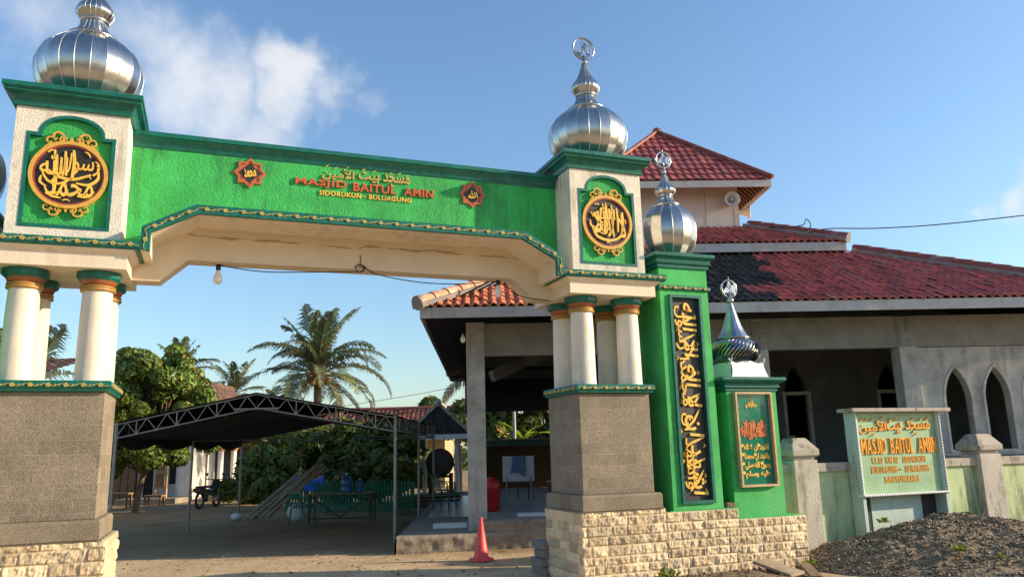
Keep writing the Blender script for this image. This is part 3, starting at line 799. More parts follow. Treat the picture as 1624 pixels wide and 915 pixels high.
CORN = [(.0, .0), (.03, .0), (.035, .03), (.02, .035), (.03, .07), (.06, .11), (.115, .135), (.12, .15), (.105, .155), (.125, .175), (.135, .18), (.135, .225), (.125, .235)]
for ti, tu in enumerate(TOW):
    left = ti == 0
    # stone pier
    p = MB()
    p.sqlathe([(.06, .912), (.06, 1.08), (.045, 1.11), (0, 1.112)], tu, VC, .53, .53)
    p.build('plinth', MT['plinth'], gate, bevel=.006)
    p = MB(); p.box(tu - .53, tu + .53, VC - .49, VC + .53, 1.113, 2.425)
    p.build('pier', MT['pier'], gate, bevel=.008)
    p = MB(); p.sqlathe([(.0, 2.425), (.025, 2.428), (.03, 2.45), (.05, 2.47), (.05, 2.52), (.04, 2.54)], tu, VC, .54, .52)
    led = p.build('pier_ledge', MT['trim'], gate, bevel=.004)
    t = MB()
    trim_run(t, [(tu - .57, 2.492), (tu + .57, 2.492)], VC - .572, .034, .165)
    for sg in (-1, 1):
        trim_side(t, tu + sg * .592, VC - .55, VC + .55, 2.492, sg, .034, .165)
    t.build('floral_trim', MT['goldtrim'], led)
    # columns
    for dx in (-.355, .355):
        for y in (VC - .31, VC + .29):
            cx = tu + dx
            c = MB(); c.lathe([(.172, 2.541), (.166, 2.58), (.158, 3.3), (.150, 3.56)], (cx, y, 0), 32)
            c = c.build('column', MT['white_col'], gate)
            q = MB(); q.lathe([(.152, 3.53), (.176, 3.535), (.182, 3.55), (.176, 3.565), (.158, 3.568), (.176, 3.575), (.180, 3.588), (.160, 3.598)], (cx, y, 0), 32)
            q.build('collar', MT['gold_ring'], c)
            q = MB(); q.lathe([(.150, 3.598), (.168, 3.602), (.182, 3.64), (.190, 3.652)], (cx, y, 0), 32)
            q.build('necking', MT['orange_ring'], c)
            q = MB(); q.lathe([(.20, 3.652), (.222, 3.675), (.228, 3.69), (.228, 3.749)], (cx, y, 0), 10, smooth=False, phase=.5)
            q.build('capital', MT['trim'], c, bevel=.006)
    # slab and floral ledge
    p = MB(); p.sqlathe([(0, 3.75), (0, 3.90), (.08, 3.96), (.085, 4.03)], tu, VC, .655, .62)
    p.build('entablature', MT['cream'], gate)
    p = MB()
    p.sqlathe([(.02, 3.955), (.025, 3.96), (.045, 3.985), (.045, 4.04), (.03, 4.055)], tu, VC, .745, .675)
    led = p.build('floral_ledge', MT['trim'], gate)
    t = MB()
    trim_run(t, [(tu - .77, 4.012), (tu + .77, 4.012)], VC - .722, .036, .175)
    trim_side(t, tu + (.792 if not left else -.792), VC - .68, VC + .68, 4.012, 1 if not left else -1, .036, .175)
    t.build('floral_trim', MT['goldtrim'], led)
    # tower block with recessed arched panel
    yf, yb = VC - .54, VC + .54
    hole = arch_outline(tu, .425, 4.20, 5.25, 5.48)
    p = MB()
    p.box(tu - .56, tu + .56, yf + .06, yb, 4.056, 5.55)
    p.prism([(tu - .56, 4.056), (tu + .56, 4.056), (tu + .56, 5.55), (tu - .56, 5.55)], yf, yf + .0599, 'y', holes=[hole])
    p.build('tower_block', MT['cream_rough'], gate)
    p = MB(); p.prism(inset(hole, .001), yf + .045, yf + .058, 'y')
    pan = p.build('arched_panel', MT['green'], gate)
    p = MB(); ringprism(p, inset(hole, -.016), inset(hole, .022), yf - .006, yf + .044)
    p.build('panel_border', MT['trim'], pan)
    # roundel
    cz = 4.80
    p = MB(); disc(p, tu, cz, .35, yf + .012, yf + .044)
    rd = p.build('roundel', MT['black'], gate)
    p = MB(); ring(p, tu, cz, .35, .39, yf - .012, yf + .044); crest(p, tu, cz + .415, .9, yf + .03, .03, 1); crest(p, tu, cz - .405, .8, yf + .03, .03, -1)
    p.build('ring', MT['gold'], rd)
    p = MB(); ring(p, tu, cz, .33, .349, yf - .002, yf + .02)
    p.build('inner_ring', MT['red_ring'], rd)
    p = MB(); (circle_text_left if left else circle_text_right)(p, tu, cz, yf + .012)
    p.build('calligraphy', MT['yellow'], rd)
    # cornice
    p = MB(); p.sqlathe([(o - .012, 5.551 + z_) for o, z_ in CORN], tu, VC, .573, .553)
    p.build('cornice', MT['trim'], gate)
    dome(gate, tu + .03, VC, 5.787, .59, .715)

# beam, fascia, arch ledge
x = lambda q: UC + q
lower = [(x(-2.70), 3.755), (x(-2.385), 3.755), (x(-2.085), 4.035), (x(2.085), 4.035), (x(2.385), 3.755), (x(2.70), 3.755)]
p = MB(); p.prism(lower + [(x(2.70), 5.40), (x(-2.70), 5.40)], VC - .035, VC + .24, 'y')
def beam_mat():
    m = material('cream beam paint', (.66, .54, .40), .65, var=.09, vscale=1.6, bump=.12, bscale=60, stain=(.45, .32, .2), stain_amt=.1, stain_scale=2)
    t = m.node_tree; L = t.links.new; P = t.nodes['Principled BSDF']
    src = P.inputs['Base Color'].links[0].from_socket
    co = N(t, 'ShaderNodeTexCoord'); sp = N(t, 'ShaderNodeSeparateXYZ'); L(co.outputs['Object'], sp.inputs[0])
    nn = N(t, 'ShaderNodeTexNoise'); nn.noise_dimensions = '1D'; nn.inputs['Scale'].default_value = 1.6; nn.inputs['Detail'].default_value = 8; L(sp.outputs[0], nn.inputs['W'])
    a = N(t, 'ShaderNodeMath', operation='MULTIPLY_ADD'); L(nn.outputs['Fac'], a.inputs[0]); a.inputs[1].default_value = .16; a.inputs[2].default_value = 4.255
    d = N(t, 'ShaderNodeMath', operation='SUBTRACT'); L(sp.outputs[2], d.inputs[0]); L(a.outputs[0], d.inputs[1])
    ab = N(t, 'ShaderNodeMath', operation='ABSOLUTE'); L(d.outputs[0], ab.inputs[0])
    n3 = N(t, 'ShaderNodeTexNoise'); n3.inputs['Scale'].default_value = 2.3; n3.inputs['Detail'].default_value = 6; L(co.outputs['Object'], n3.inputs['Vector'])
    wd = N(t, 'ShaderNodeMapRange'); L(n3.outputs['Fac'], wd.inputs['Value']); wd.inputs['From Min'].default_value = .42; wd.inputs['From Max'].default_value = .65; wd.inputs['To Min'].default_value = .001; wd.inputs['To Max'].default_value = .028
    dv = N(t, 'ShaderNodeMath', operation='DIVIDE'); L(ab.outputs[0], dv.inputs[0]); L(wd.outputs[0], dv.inputs[1])
    mk = N(t, 'ShaderNodeMapRange', interpolation_type='SMOOTHSTEP'); L(dv.outputs[0], mk.inputs['Value']); mk.inputs['From Min'].default_value = 1.4; mk.inputs['From Max'].default_value = .3; mk.inputs['To Min'].default_value = 0; mk.inputs['To Max'].default_value = .75
    mx_ = N(t, 'ShaderNodeMix', data_type='RGBA'); L(mk.outputs[0], mx_.inputs['Factor']); L(src, mx_.inputs['A']); mx_.inputs['B'].default_value = (.30, .17, .07, 1)
    L(mx_.outputs['Result'], P.inputs['Base Color'])
    return m
beam = p.build('beam', beam_mat(), gate)
# green fascia in front of the beam
outer = [(x(-2.555), 3.97), (x(-2.555), 4.22), (x(-2.01), 4.52), (x(2.01), 4.52), (x(2.555), 4.22), (x(2.555), 3.97)]
inner = [(x(-2.46), 3.95), (x(-2.46), 4.165), (x(-1.975), 4.43), (x(1.975), 4.43), (x(2.46), 4.165), (x(2.46), 3.95)]
p = MB(); p.prism([(x(-2.774), 4.056), (x(-2.50), 4.056), (x(-2.50), 4.19), (x(-1.99), 4.475), (x(1.99), 4.475), (x(2.50), 4.19), (x(2.50), 4.056), (x(2.774), 4.056), (x(2.774), 5.42), (x(-2.774), 5.42)], VC - .055, VC - .036, 'y')
p.build('fascia_panel', MT['green'], gate)
# soffit plate
p = MB(); p.prism(outer + inner[::-1], VC - .665, VC - .0355, 'y')
p.build('soffit', MT['cream'], gate)
p = MB(); p.prism([(a, b - (.004 if i in (0, 5) else -.006)) for i, (a, b) in enumerate(outer)] + [(a + (.006 if a < UC else -.006) * (1 if i in (0, 1, 4, 5) else 0), b - (.012 if i in (2, 3) else 0)) for i, (a, b) in enumerate(inner)][::-1], VC - .722, VC - .664, 'y')
al = p.build('arch_trim', MT['trim'], gate, bevel=.006)
mid = [((a[0] + b[0]) / 2, (a[1] + b[1]) / 2) for a, b in zip(outer, inner)]
t = MB(); trim_run(t, mid, VC - .724, .036, .2)
t.build('floral_trim', MT['goldtrim'], al)
# beam cornice
p = MB()
prof = [(-.035, 5.375), (-.06, 5.385), (-.075, 5.41), (-.065, 5.42), (-.08, 5.47), (-.13, 5.51), (-.155, 5.515), (-.155, 5.565), (-.14, 5.575), (.24, 5.575), (.24, 5.375)]
p.prism([(VC + a, b) for a, b in prof], x(-2.773), x(2.773), 'x')
p.build('beam_cornice', MT['trim'], gate)
# lettering on the fascia
yl = VC - .055
p = MB()
for (w, a, b) in (('MASJID', .852, 1.502), ('BAITUL', 1.588, 2.160), ('AMIN', 2.262, 2.668)):
    put_text(p, w, (a + b) / 2, 5.135, b - a, .112, yl, .03, bold=.022, spacing=1.08)
t = p.build('lettering', MT['redletter'], gate)
t['label'] = 'orange red raised capitals of the mosque name'
p = MB()
put_text(p, 'SIDORUKUN - BULUAGUNG', (1.155 + 2.366) / 2, 5.018, 1.211, .064, yl, .018, bold=.018, spacing=1.08)
t = p.build('lettering', MT['yellow'], gate)
t['label'] = 'small yellow capitals of the place name'
p = MB()
for (w, a, b) in ((arabic('مسجد'), 1.98, 2.345), (arabic('بيت'), 1.655, 1.93), (arabic('الأمين'), 1.185, 1.60)):
    put_text(p, w, (a + b) / 2, 5.285, b - a, .165 if w != arabic('بيت') else .14, yl, .02, bold=.02)
for (dx, dz, hz) in ((2.31, 5.36, 0), (2.20, 5.375, 1), (2.08, 5.37, 0), (1.86, 5.375, 0), (1.72, 5.38, 1), (1.52, 5.40, 0), (1.36, 5.37, 0), (1.25, 5.385, 1), (2.12, 5.20, 0), (1.42, 5.205, 0)):
    ribbon(p, [(dx - .022, dz - .008), (dx + .022, dz + .010 + .012 * hz)], [.012, .012], yl, .015)
t = p.build('lettering', MT['goldtrim'], gate)
t['label'] = 'pale yellow Arabic line above the capitals'
def star(cx, cz, r, body):
    p = MB()
    def st(r1, r2):
        return [(cx + (r1 if k % 2 == 0 else r2) * math.cos(PI * k / 8), cz + (r1 if k % 2 == 0 else r2) * math.sin(PI * k / 8)) for k in range(16)]
    p.prism(st(r, r * .765), yl - .012, yl, 'y')
    p.prism(st(r * .97, r * .74), yl - .024, yl - .0121, 'y', holes=[st(r * .80, r * .61)])
    s = p.build('star_emblem', MT['star'], gate)
    p = MB()
    c = r * .58
    q = [(cx, cz - c), (cx + c, cz), (cx, cz + c), (cx - c, cz)]
    q2 = [(cx, cz - c * 1.12), (cx + c * 1.12, cz), (cx, cz + c * 1.12), (cx - c * 1.12, cz)]
    p.prism(q2, yl - .017, yl - .0122, 'y')
    p.build('black_field', MT['black'], s)
    p = MB(); put_text(p, body, cx, cz, c * 1.25, c * 1.0, yl - .0172, .014, bold=.035, rot=R(12))
    p.build('calligraphy', MT['yellow'], s)
star(.296, 5.19, .20, arabic('محمد'))
star(3.226, 5.185, .195, '\ufdf2')

# limestone base courses
def base_masonry(u0, u1, H, steps, name='stone_base'):
    p = MB()
    rough_wall(p, (u0, VC - .56, -.1), (1, 0, 0), (0, -1, 0), u1 - u0, H + .1, seed=int(u0 * 10) + 50)
    rough_wall(p, (u0, VC + .60, -.1), (0, -1, 0), (-1, 0, 0), 1.16, H + .1, seed=int(u0 * 10) + 51, amp=.012)
    rough_wall(p, (u1, VC - .56, -.1), (0, 1, 0), (1, 0, 0), 1.16, H + .1, seed=int(u0 * 10) + 52, amp=.012)
    p.box(u0 + .012, u1 - .012, VC - .545, VC + .6, -.1, H - .002, (.9, .9, .9))
    return p.build(name, MT['limestone'], gate, fix=False)
base_masonry(4.455, 5.70, .905, 0)
base_masonry(-2.26, -.955, .905, 0)
for tu in TOW:
    p = MB(); p.box(tu - .615, tu + .615, VC - .575, VC + .61, .896, .912)
    p.build('base_course', MT['plinth'], gate)

# side base walls carrying the pillars
def side_base(u0, u1, us, h1, h2, label, sgn):
    w = thing('stone_base_wall', label, 'stone wall', 'G', ((u0 + u1) / 2, VC, 0))
    p = MB()
    a, b = (u0, us) if sgn > 0 else (us, u1)
    rough_wall(p, (a, VC - .555, -.1), (1, 0, 0), (0, -1, 0), b - a, h1 + .1, seed=81)
    p.box(a + .012, b - .012, VC - .54, VC + .6, -.1, h1 - .004, (.85, .85, .85))
    a2, b2 = (us, u1) if sgn > 0 else (u0, us)
    rough_wall(p, (a2, VC - .555, -.1), (1, 0, 0), (0, -1, 0), b2 - a2, h2 + .1, seed=83)
    rough_wall(p, (b2 if sgn > 0 else a2, VC - .555 if sgn > 0 else VC + .6, -.1), (0, sgn, 0), (sgn, 0, 0), 1.15, h2 + .1, seed=84)
    p.box(a2 + .012, b2 - .012, VC - .54, VC + .6, -.1, h2 - .004, (.85, .85, .85))
    p.build('limestone_courses', MT['limestone'], w, fix=False)
    p = MB(); p.box(a + .1, b, VC - .52, VC - .1, h1 - .003, h1 + .012); p.box(a2, b2 - .05, VC - .52, VC - .1, h2 - .003, h2 + .012)
    p.build('green_sill', MT['green_pillar'], w)
side_base(5.701, 8.0, 6.86, .845, .70, 'rough cream limestone base wall right of the gateway under two green pillars', 1)
side_base(-4.55, -2.261, -3.41, .845, .70, 'rough cream limestone base wall left of the gateway, mostly out of frame', -1)

# ------------------------------------------------------------------ tall and short pillars beside the gate
SHAHADA = 'اشهد ان لا اله الا الله واشهد ان محمدا رسول الله'
def tall_pillar(cu, label):
    V0 = VC - .52
    o = thing('calligraphy_pillar', label, 'pillar', 'G', (cu, VC - .12, .845), 'green pillars carrying steel domes')
    cy = VC - .12
    p = MB()
    pu0, pu1, pz0, pz1 = cu - .245, cu + .245, .955, 3.80
    p.box(cu - .40, cu + .40, V0 + .06, V0 + .82, .858, 4.20)
    p.prism([(cu - .40, .858), (cu + .40, .858), (cu + .40, 4.20), (cu - .40, 4.20)], V0, V0 + .0599, 'y', holes=[[(pu0, pz0), (pu1, pz0), (pu1, pz1), (pu0, pz1)]])
    p.build('shaft', MT['green_pillar'], o)
    p = MB(); p.box(pu0, pu1, V0 + .035, V0 + .058, pz0, pz1)
    pan = p.build('black_panel', MT['black'], o)
    p = MB()
    ringprism(p, [(pu0 - .02, pz0 - .02), (pu1 + .02, pz0 - .02), (pu1 + .02, pz1 + .02), (pu0 - .02, pz1 + .02)], [(pu0 + .022, pz0 + .022), (pu1 - .022, pz0 + .022), (pu1 - .022, pz1 - .022), (pu0 + .022, pz1 - .022)], V0 - .03, V0 + .0345)
    p.build('frame', MT['trim'], pan)
    p = MB()
    y = V0 + .035
    H = pz1 - pz0 - .12; zc = (pz0 + pz1) / 2
    put_text(p, arabic('اشهد ان لا اله الا الله'), cu + .03, zc + .0, H * .98, .30, y, .022, rot=-PI / 2, bold=.014, shear=.1)
    put_text(p, arabic('واشهد ان محمدا رسول'), cu - .085, zc + .02, H * .93, .20, y, .03, rot=-PI / 2, bold=.010)
    rnd = random.Random(5)
    for k in range(9):
        z0 = pz0 + .16 + k * (H - .1) / 9 + rnd.uniform(-.04, .04)
        L = rnd.uniform(.22, .36)
        ribbon(p, [(cu + .02 - L * .42, z0), (cu + .03, z0 + .05), (cu + .02 + L * .42, z0 + .10)] if k % 3 else [(cu + .13, z0 + .25), (cu + .03, z0 + .10), (cu - .10, z0 - .02)], [.018, .034, .02], y, .02)
    for k in range(13):
        z0 = pz0 + .12 + k * (H) / 13.5
        xx = cu + rnd.choice([-.17, .16, .17]) + rnd.uniform(-.02, .02)
        ribbon(p, [(xx - .012, z0), (xx + .018, z0 + .02), (xx - .004, z0 + .05)], [.012, .022, .01], y, .018)
    p.build('calligraphy', MT['yellow'], pan)
    p = MB(); p.sqlathe([(0, 3.885), (.03, 3.89), (.035, 3.91), (.035, 3.935), (.02, 3.95), (0, 3.951)], cu, V0 + .41, .40, .41)
    b = p.build('floral_band', MT['trim'], o)
    t = MB(); trim_run(t, [(cu - .42, 3.917), (cu + .42, 3.917)], V0 - .036, .032, .17)
    t.build('floral_trim', MT['goldtrim'], b)
    p = MB(); p.sqlathe([(0, 4.20), (.025, 4.21), (.03, 4.25), (.055, 4.27), (.06, 4.29), (.045, 4.30), (.05, 4.33), (.10, 4.37), (.105, 4.41), (.09, 4.42)], cu, V0 + .41, .40, .41)
    p.build('cornice', MT['trim'], o)
    d = dome(o, cu + .07, V0 + .42, 4.42, .425, .665, 16, .70)
    p = MB()
    for k in range(3):
        p.lathe([(.30 - .02 * k, 4.42 + .035 * k), (.31 - .02 * k, 4.43 + .035 * k), (.31 - .02 * k, 4.45 + .035 * k), (.29 - .02 * k, 4.456 + .035 * k)], (cu + .07, V0 + .42, 0), 32)
    p.build('base_ring', MT['steel'], d)
    return o
tall_pillar(6.25, 'tall green pillar with a long black panel of golden vertical calligraphy, right of gateway')
tall_pillar(-2.80, 'green pillar and steel dome peeping in at the left picture edge behind left tower')

def short_pillar(cu, label):
    V0 = VC - .50
    o = thing('turbine_pillar', label, 'pillar', 'G', (cu, VC - .1, .70), 'green pillars carrying steel domes')
    hw = .43
    p = MB(); p.box(cu - hw, cu + hw, V0, V0 + .84, .713, 2.46)
    p.build('shaft', MT['green_pillar'], o)
    p = MB(); p.sqlathe([(0, 2.45), (.02, 2.46), (.02, 2.49), (.05, 2.51), (.05, 2.53), (.035, 2.535), (.04, 2.56), (.11, 2.60), (.12, 2.615), (.12, 2.645), (.10, 2.655)], cu, V0 + .42, hw, .42)
    p.build('cornice', MT['trim'], o)
    pu0, pu1, pz0, pz1 = cu - .33, cu + .305, 1.12, 2.44
    p = MB(); p.box(pu0 + .028, pu1 - .028, V0 - .012, V0 - .002, pz0 + .028, pz1 - .028)
    pan = p.build('glazed_panel', MT['teal_panel'], o)
    p = MB(); ringprism(p, [(pu0, pz0), (pu1, pz0), (pu1, pz1), (pu0, pz1)], [(pu0 + .03, pz0 + .03), (pu1 - .03, pz0 + .03), (pu1 - .03, pz1 - .03), (pu0 + .03, pz1 - .03)], V0 - .07, V0 - .001)
    p.build('frame', MT['woodframe'], pan)
    y = V0 - .0122; c = (pu0 + pu1) / 2
    p = MB()
    tri = lambda s: (lambda px, pz: (px * (1 - (pz / s + .5) * .8), pz))
    put_text(p, arabic('بسم'), c - .02, 2.245, .20, .05, y, .006, bold=.03)
    put_text(p, arabic('الرحمن الرحيم'), c - .02, 2.275, .19, .17, y, .006, bold=.03, warp=tri(.17))
    for k in range(4):
        zz = 1.66 - k * .125
        put_text(p, arabic(['اشهد ان لا اله', 'واشهد ان محمدا', 'رسول الله صلى', 'عليه وسلم'][k]), c + .01, zz, .43, .11, y, .006, bold=.03)
        for xx in (c - .23, c + (.05, -.02, .08, .16)[k]):
            disc(p, xx, zz + .03, .022, y - .008, y, 12)
    p.build('calligraphy', MT['yellow'], pan)
    p = MB()
    def oval(px, pz):
        k = math.sqrt(max(.12, 1 - (pz / .16) ** 2)); return (px * k, pz)
    put_text(p, arabic('لا اله الا الله'), c - .01, 1.93, .45, .16, y, .007, bold=.025, warp=oval)
    put_text(p, arabic('محمد رسول الله'), c - .01, 1.85, .43, .16, y, .009, bold=.025, warp=oval)
    put_text(p, arabic('اله الا لا'), c - .01, 1.985, .36, .12, y, .008, bold=.025, warp=oval)
    for k in range(9):
        xx = c - .19 + k * .045
        h = .11 * math.sqrt(max(0.05, 1 - ((xx - c) / .24) ** 2))
        ribbon(p, [(xx - .02, 1.89 + h), (xx, 1.89), (xx + .03, 1.89 - h * .6)], [.008, .012, .006], y, .008)
    t = p.build('calligraphy', MT['orange'], pan)
    t['label'] = 'orange oval of dense Arabic calligraphy'
    # white scalloped base, turbine bulb and cone
    cx, cy = cu + .08, V0 + .42
    p = MB()
    for k in range(4):
        a = PI / 2 * k
        ca, sa = math.cos(a), math.sin(a)
        P2 = [(-.33, 2.655), (.33, 2.655), (.29, 2.76), (.28, 2.84), (.33, 2.955), (.26, 2.90), (.2, 2.875)] + [(.2 - .4 * i / 8, 2.875 + .035 * math.sin(PI * i / 8)) for i in range(1, 8)] + [(-.2, 2.875), (-.26, 2.90), (-.33, 2.955), (-.28, 2.84), (-.29, 2.76)]
        tmp = MB(); tmp.prism(P2, -.005, .005, 'y')
        def tr(q):
            zz = q[2]; off = .335 - .05 * min(1, max(0, (zz - 2.655) / .22))
            X, Y = q[0], -off + q[1]
            return (cx + X * ca - Y * sa, cy + X * sa + Y * ca, zz)
        p.add([tr(q) for q in tmp.v], tmp.f)
    p.box(cx - .28, cx + .28, cy - .28, cy + .28, 2.656, 2.86)
    d = p.build('scalloped_base', MT['white'], o)
    p = MB()
    p.lathe([(.26, 2.86), (.30, 2.90), (.27, 2.92), (.02, 2.94)], (cx, cy, 0), 28)
    p.lathe([(.25, 2.90), (.345, 3.0), (.36, 3.1), (.33, 3.2), (.24, 3.27)], (cx, cy, 0), 28)
    n = 34
    for k in range(n):
        V = []; F = []
        m = 12
        for i in range(m + 1):
            t = i / m
            an = 2 * PI * k / n + .9 * (t - .5)
            r = .25 + .145 * math.sin(PI * min(1, t * 1.02)) ** .7
            zz = 2.90 + .36 * t
            V.append((cx + r * math.cos(an), cy + r * math.sin(an), zz))
            r2 = r - .035
            V.append((cx + r2 * math.cos(an + .085), cy + r2 * math.sin(an + .085), zz))
        for i in range(m):
            F.append((2 * i, 2 * i + 1, 2 * i + 3, 2 * i + 2))
        p.add(V, F, True)
    p.lathe([(.24, 3.262), (.265, 3.27), (.265, 3.285), (.24, 3.29)], (cx, cy, 0), 32)
    p.build('turbine_bulb', MT['steel_dark'], d, fix=False)
    p = MB()
    p.lathe(catmull([(.235, 3.29), (.17, 3.40), (.115, 3.55), (.07, 3.70), (.03, 3.84)], 3), (cx, cy, 0), 16, gores=True)
    p.lathe([(.03, 3.82), (.05, 3.85), (.065, 3.87), (.035, 3.90), (.02, 4.0), (.001, 4.02)], (cx, cy, 0), 12)
    zc = 4.06; rr = .135
    p.tube([(cx, cy, 3.95), (cx, cy, zc + rr * 1.4)], [.01, .003], 6)
    for dy in (0, .03):
        p.tube([(cx + rr * math.cos(2 * PI * k / 28), cy + dy, zc + rr * math.sin(2 * PI * k / 28)) for k in range(29)], .011 if dy == 0 else .005, 6, False)
    put_text(p, '\ufdf2', cx, zc, rr * 1.6, rr * 1.6, cy + .012, .024, bold=.06)
    p.build('spire', MT['steel'], d, fix=False)
    return o
short_pillar(7.28, 'short green pillar with a glazed calligraphy panel and a ribbed turbine dome')
# brick left on the ledge between the pillars
p = MB(); p.box(6.72, 6.92, VC - .50, VC - .40, .86, .925)
tag(p.build('brick', MT['soil'], None, 'G', (6.82, VC - .45, .86), bevel=.006), 'loose brown brick lying on the sill between the two green pillars', 'brick')

#%%SIGN
# ------------------------------------------------------------------ name sign
sg = thing('name_sign', 'pale green mosque name sign with amber raised letters in front of the boundary wall', 'sign', 'G', (10.58, 10.1, .3))
S0, S1, SV = 9.66, 11.50, 9.97
FW = lambda w: 1.7 + (w - 1.7) * 1.066
SW = S1 - S0
for a, b in ((S0, S0 + .07), (S1 - .07, S1)):
    p = MB(); p.box(a, b, SV, SV + .225, .1, FW(2.14) - .004)
    p.build('side_support', MT['signframe'], sg, bevel=.006)
p = MB(); p.box(S0 + .0705, S1 - .0705, SV + .05, SV + .09, FW(.93), FW(2.14) - .006)
pn = p.build('panel', MT['signpanel'], sg)
p = MB(); p.box(S0 - .13, S1 + .15, SV - .12, SV + .226, FW(2.14), FW(2.14) + .06)
p.build('cap_slab', MT['capstone'], sg, bevel=.008)
def rope(mb, a, b, r=.016, pitch=.05):
    a = Vector(a); b = Vector(b); L = (b - a).length; n = int(L / pitch)
    for i in range(n):
        m = a.lerp(b, (i + .5) / n); s = (b - a).normalized()
        mb.sphere(m, r if s.x < .5 else pitch * .6, r, r if s.z < .5 else pitch * .6, 8, 5)
p = MB()
p.box(S0 - .004, S1 + .004, SV - .03, SV + .09, FW(.895), FW(.929))
p.build('bottom_rail', MT['white'], sg)
for a, b in (((S0 + .02, SV - .01, FW(.93)), (S0 + .02, SV - .01, FW(2.12))), ((S1 - .02, SV - .01, FW(.93)), (S1 - .02, SV - .01, FW(2.12))), ((S0, SV - .036, FW(.912)), (S1, SV - .036, FW(.912)))):
    p = MB(); rope(p, a, b); p.build('rope_border', MT['white'], sg)
ys_ = SV + .05
def word(p, body, f0, f1, w0, w1, depth, **kw):
    a, b = S0 + f0 * SW, S0 + f1 * SW
    put_text(p, body, (a + b) / 2, FW((w0 + w1) / 2), b - a, (w1 - w0) * 1.066, ys_, depth, **kw)
p = MB()
for body, f0, f1 in (('MASJID', .065, .345), ('BAITUL', .40, .668), ('AMIIN', .728, .94)):
    wt = {'M': 1.25, 'A': 1.1, 'S': .85, 'J': .6, 'I': .28, 'D': 1.0, 'B': .92, 'T': .95, 'U': 1.0, 'L': .8, 'N': 1.1}
    tot = sum(wt[c] + .22 for c in body) - .22
    x_ = S0 + f0 * SW; u_ = (f1 - f0) * SW / tot
    z0, z1 = FW(1.515), FW(1.745)
    for ch in body:                     # each capital with slab serifs at its stem ends
        w = wt[ch] * u_
        put_text(p, ch, x_ + w / 2, (z0 + z1) / 2, w, z1 - z0, ys_, .022, bold=.006)
        e = .012
        ends = {'M': ((0, 0), (1, 0), (.06, 1), (.94, 1)), 'A': ((.04, 0), (.96, 0)), 'I': ((.5, 0), (.5, 1)), 'D': ((.05, 0), (.05, 1)), 'B': ((.05, 0), (.05, 1)), 'T': ((.5, 0),), 'L': ((.1, 1), (.1, 0)),
                'U': ((.1, 1), (.9, 1)), 'N': ((.08, 0), (.08, 1), (.92, 1)), 'J': ((.75, 1),)}.get(ch, ())
        for fx, tp in ends:
            c0 = x_ + fx * w; zz = z1 - e if tp else z0
            p.box(c0 - .024, c0 + .024, ys_ - .021, ys_ - .001, zz, zz + e)
        x_ += w + .22 * u_
t = p.build('lettering', MT['signletter'], pn); t['label'] = 'tall amber serif capitals of the mosque name'
p = MB()
for body, f0, f1, w0, w1 in (('RT.02  RW.02', .18, .476, 1.375, 1.462), ('SIDORUKUN', .53, .80, 1.375, 1.462), ('BULUAGUNG', .16, .454, 1.235, 1.325), ('SILIRAGUNG', .546, .83, 1.235, 1.325), ('BANYUWANGI', .30, .69, 1.085, 1.175)):
    word(p, body, f0, f1, w0 - .006, w1 + .006, .008, bold=.004, spacing=1.2)
p.box(S0 + .482 * SW, S0 + .518 * SW, ys_ - .016, ys_, FW(1.272), FW(1.29))
t = p.build('lettering', MT['signletter'], pn); t['label'] = 'three rows of small amber address letters'
p = MB()
for (w, a, b) in ((arabic('مسجد'), .60, .89), (arabic('بيت'), .38, .545), (arabic('الأمين'), .06, .37)):
    word(p, w, a, b, 1.82, 2.01, .026, bold=.008)
for f, z in ((.87, 2.03), (.79, 2.02), (.69, 2.03), (.50, 2.035), (.43, 2.03), (.33, 2.05), (.22, 2.03), (.15, 2.035), (.09, 2.02), (.72, 1.80), (.22, 1.80)):
    dx, dz = S0 + f * SW, FW(z)
    ribbon(p, [(dx - .03, dz - .01), (dx + .03, dz + .015)], [.016, .016], ys_, .035)
t = p.build('lettering', MT['signletter'], pn); t['label'] = 'amber Arabic line at the top of the sign'

#%%FENCE
# ------------------------------------------------------------------ boundary wall
bw = thing('boundary_wall', 'mossy pale green boundary wall with cement posts behind the sign', 'wall', 'G', (12, 10.4, 0))
WV = 10.20
p = MB(); p.box(8.3, 19.0, WV, WV + .14, -.05, 1.25)
p.build('wall_panel', MT['moss'], bw)
p = MB(); p.box(8.3, 19.0, WV - .05, WV + .19, 1.251, 1.385)
p.build('coping', MT['capstone'], bw, bevel=.01)
for (a, b) in ((8.48, 8.94), (12.46, 12.98), (16.5, 17.0)):
    c = (a + b) / 2; h = (b - a) / 2
    p = MB(); p.box(a, b, WV - .12, WV + .30, -.05, 1.44)
    po = p.build('post', MT['post'], bw, bevel=.012)
    p = MB(); p.sqlathe([(-.03, 1.441), (-.03, 1.49), (.02, 1.50), (.03, 1.52), (.03, 1.60), (-.10, 1.78), (-.12, 1.785)], c, WV + .09, h, .21)
    p.build('cap', MT['capstone'], po, bevel=.012)
# white peeled patch of wall under the sign: low cement block
p = MB(); p.box(10.02, 11.1, WV - .02, WV - .001, .0, .86)
p.build('white_render', MT['signframe'], bw)
for a, b in ((9.74, 10.015), (11.105, 11.42)):
    p = MB(); p.box(a, b, WV - .012, WV - .001, .0, .86); p.build('dark_gap_sheet', MT['void'], bw)  # flat dark sheets painted in place of the shaded gaps beside the legs

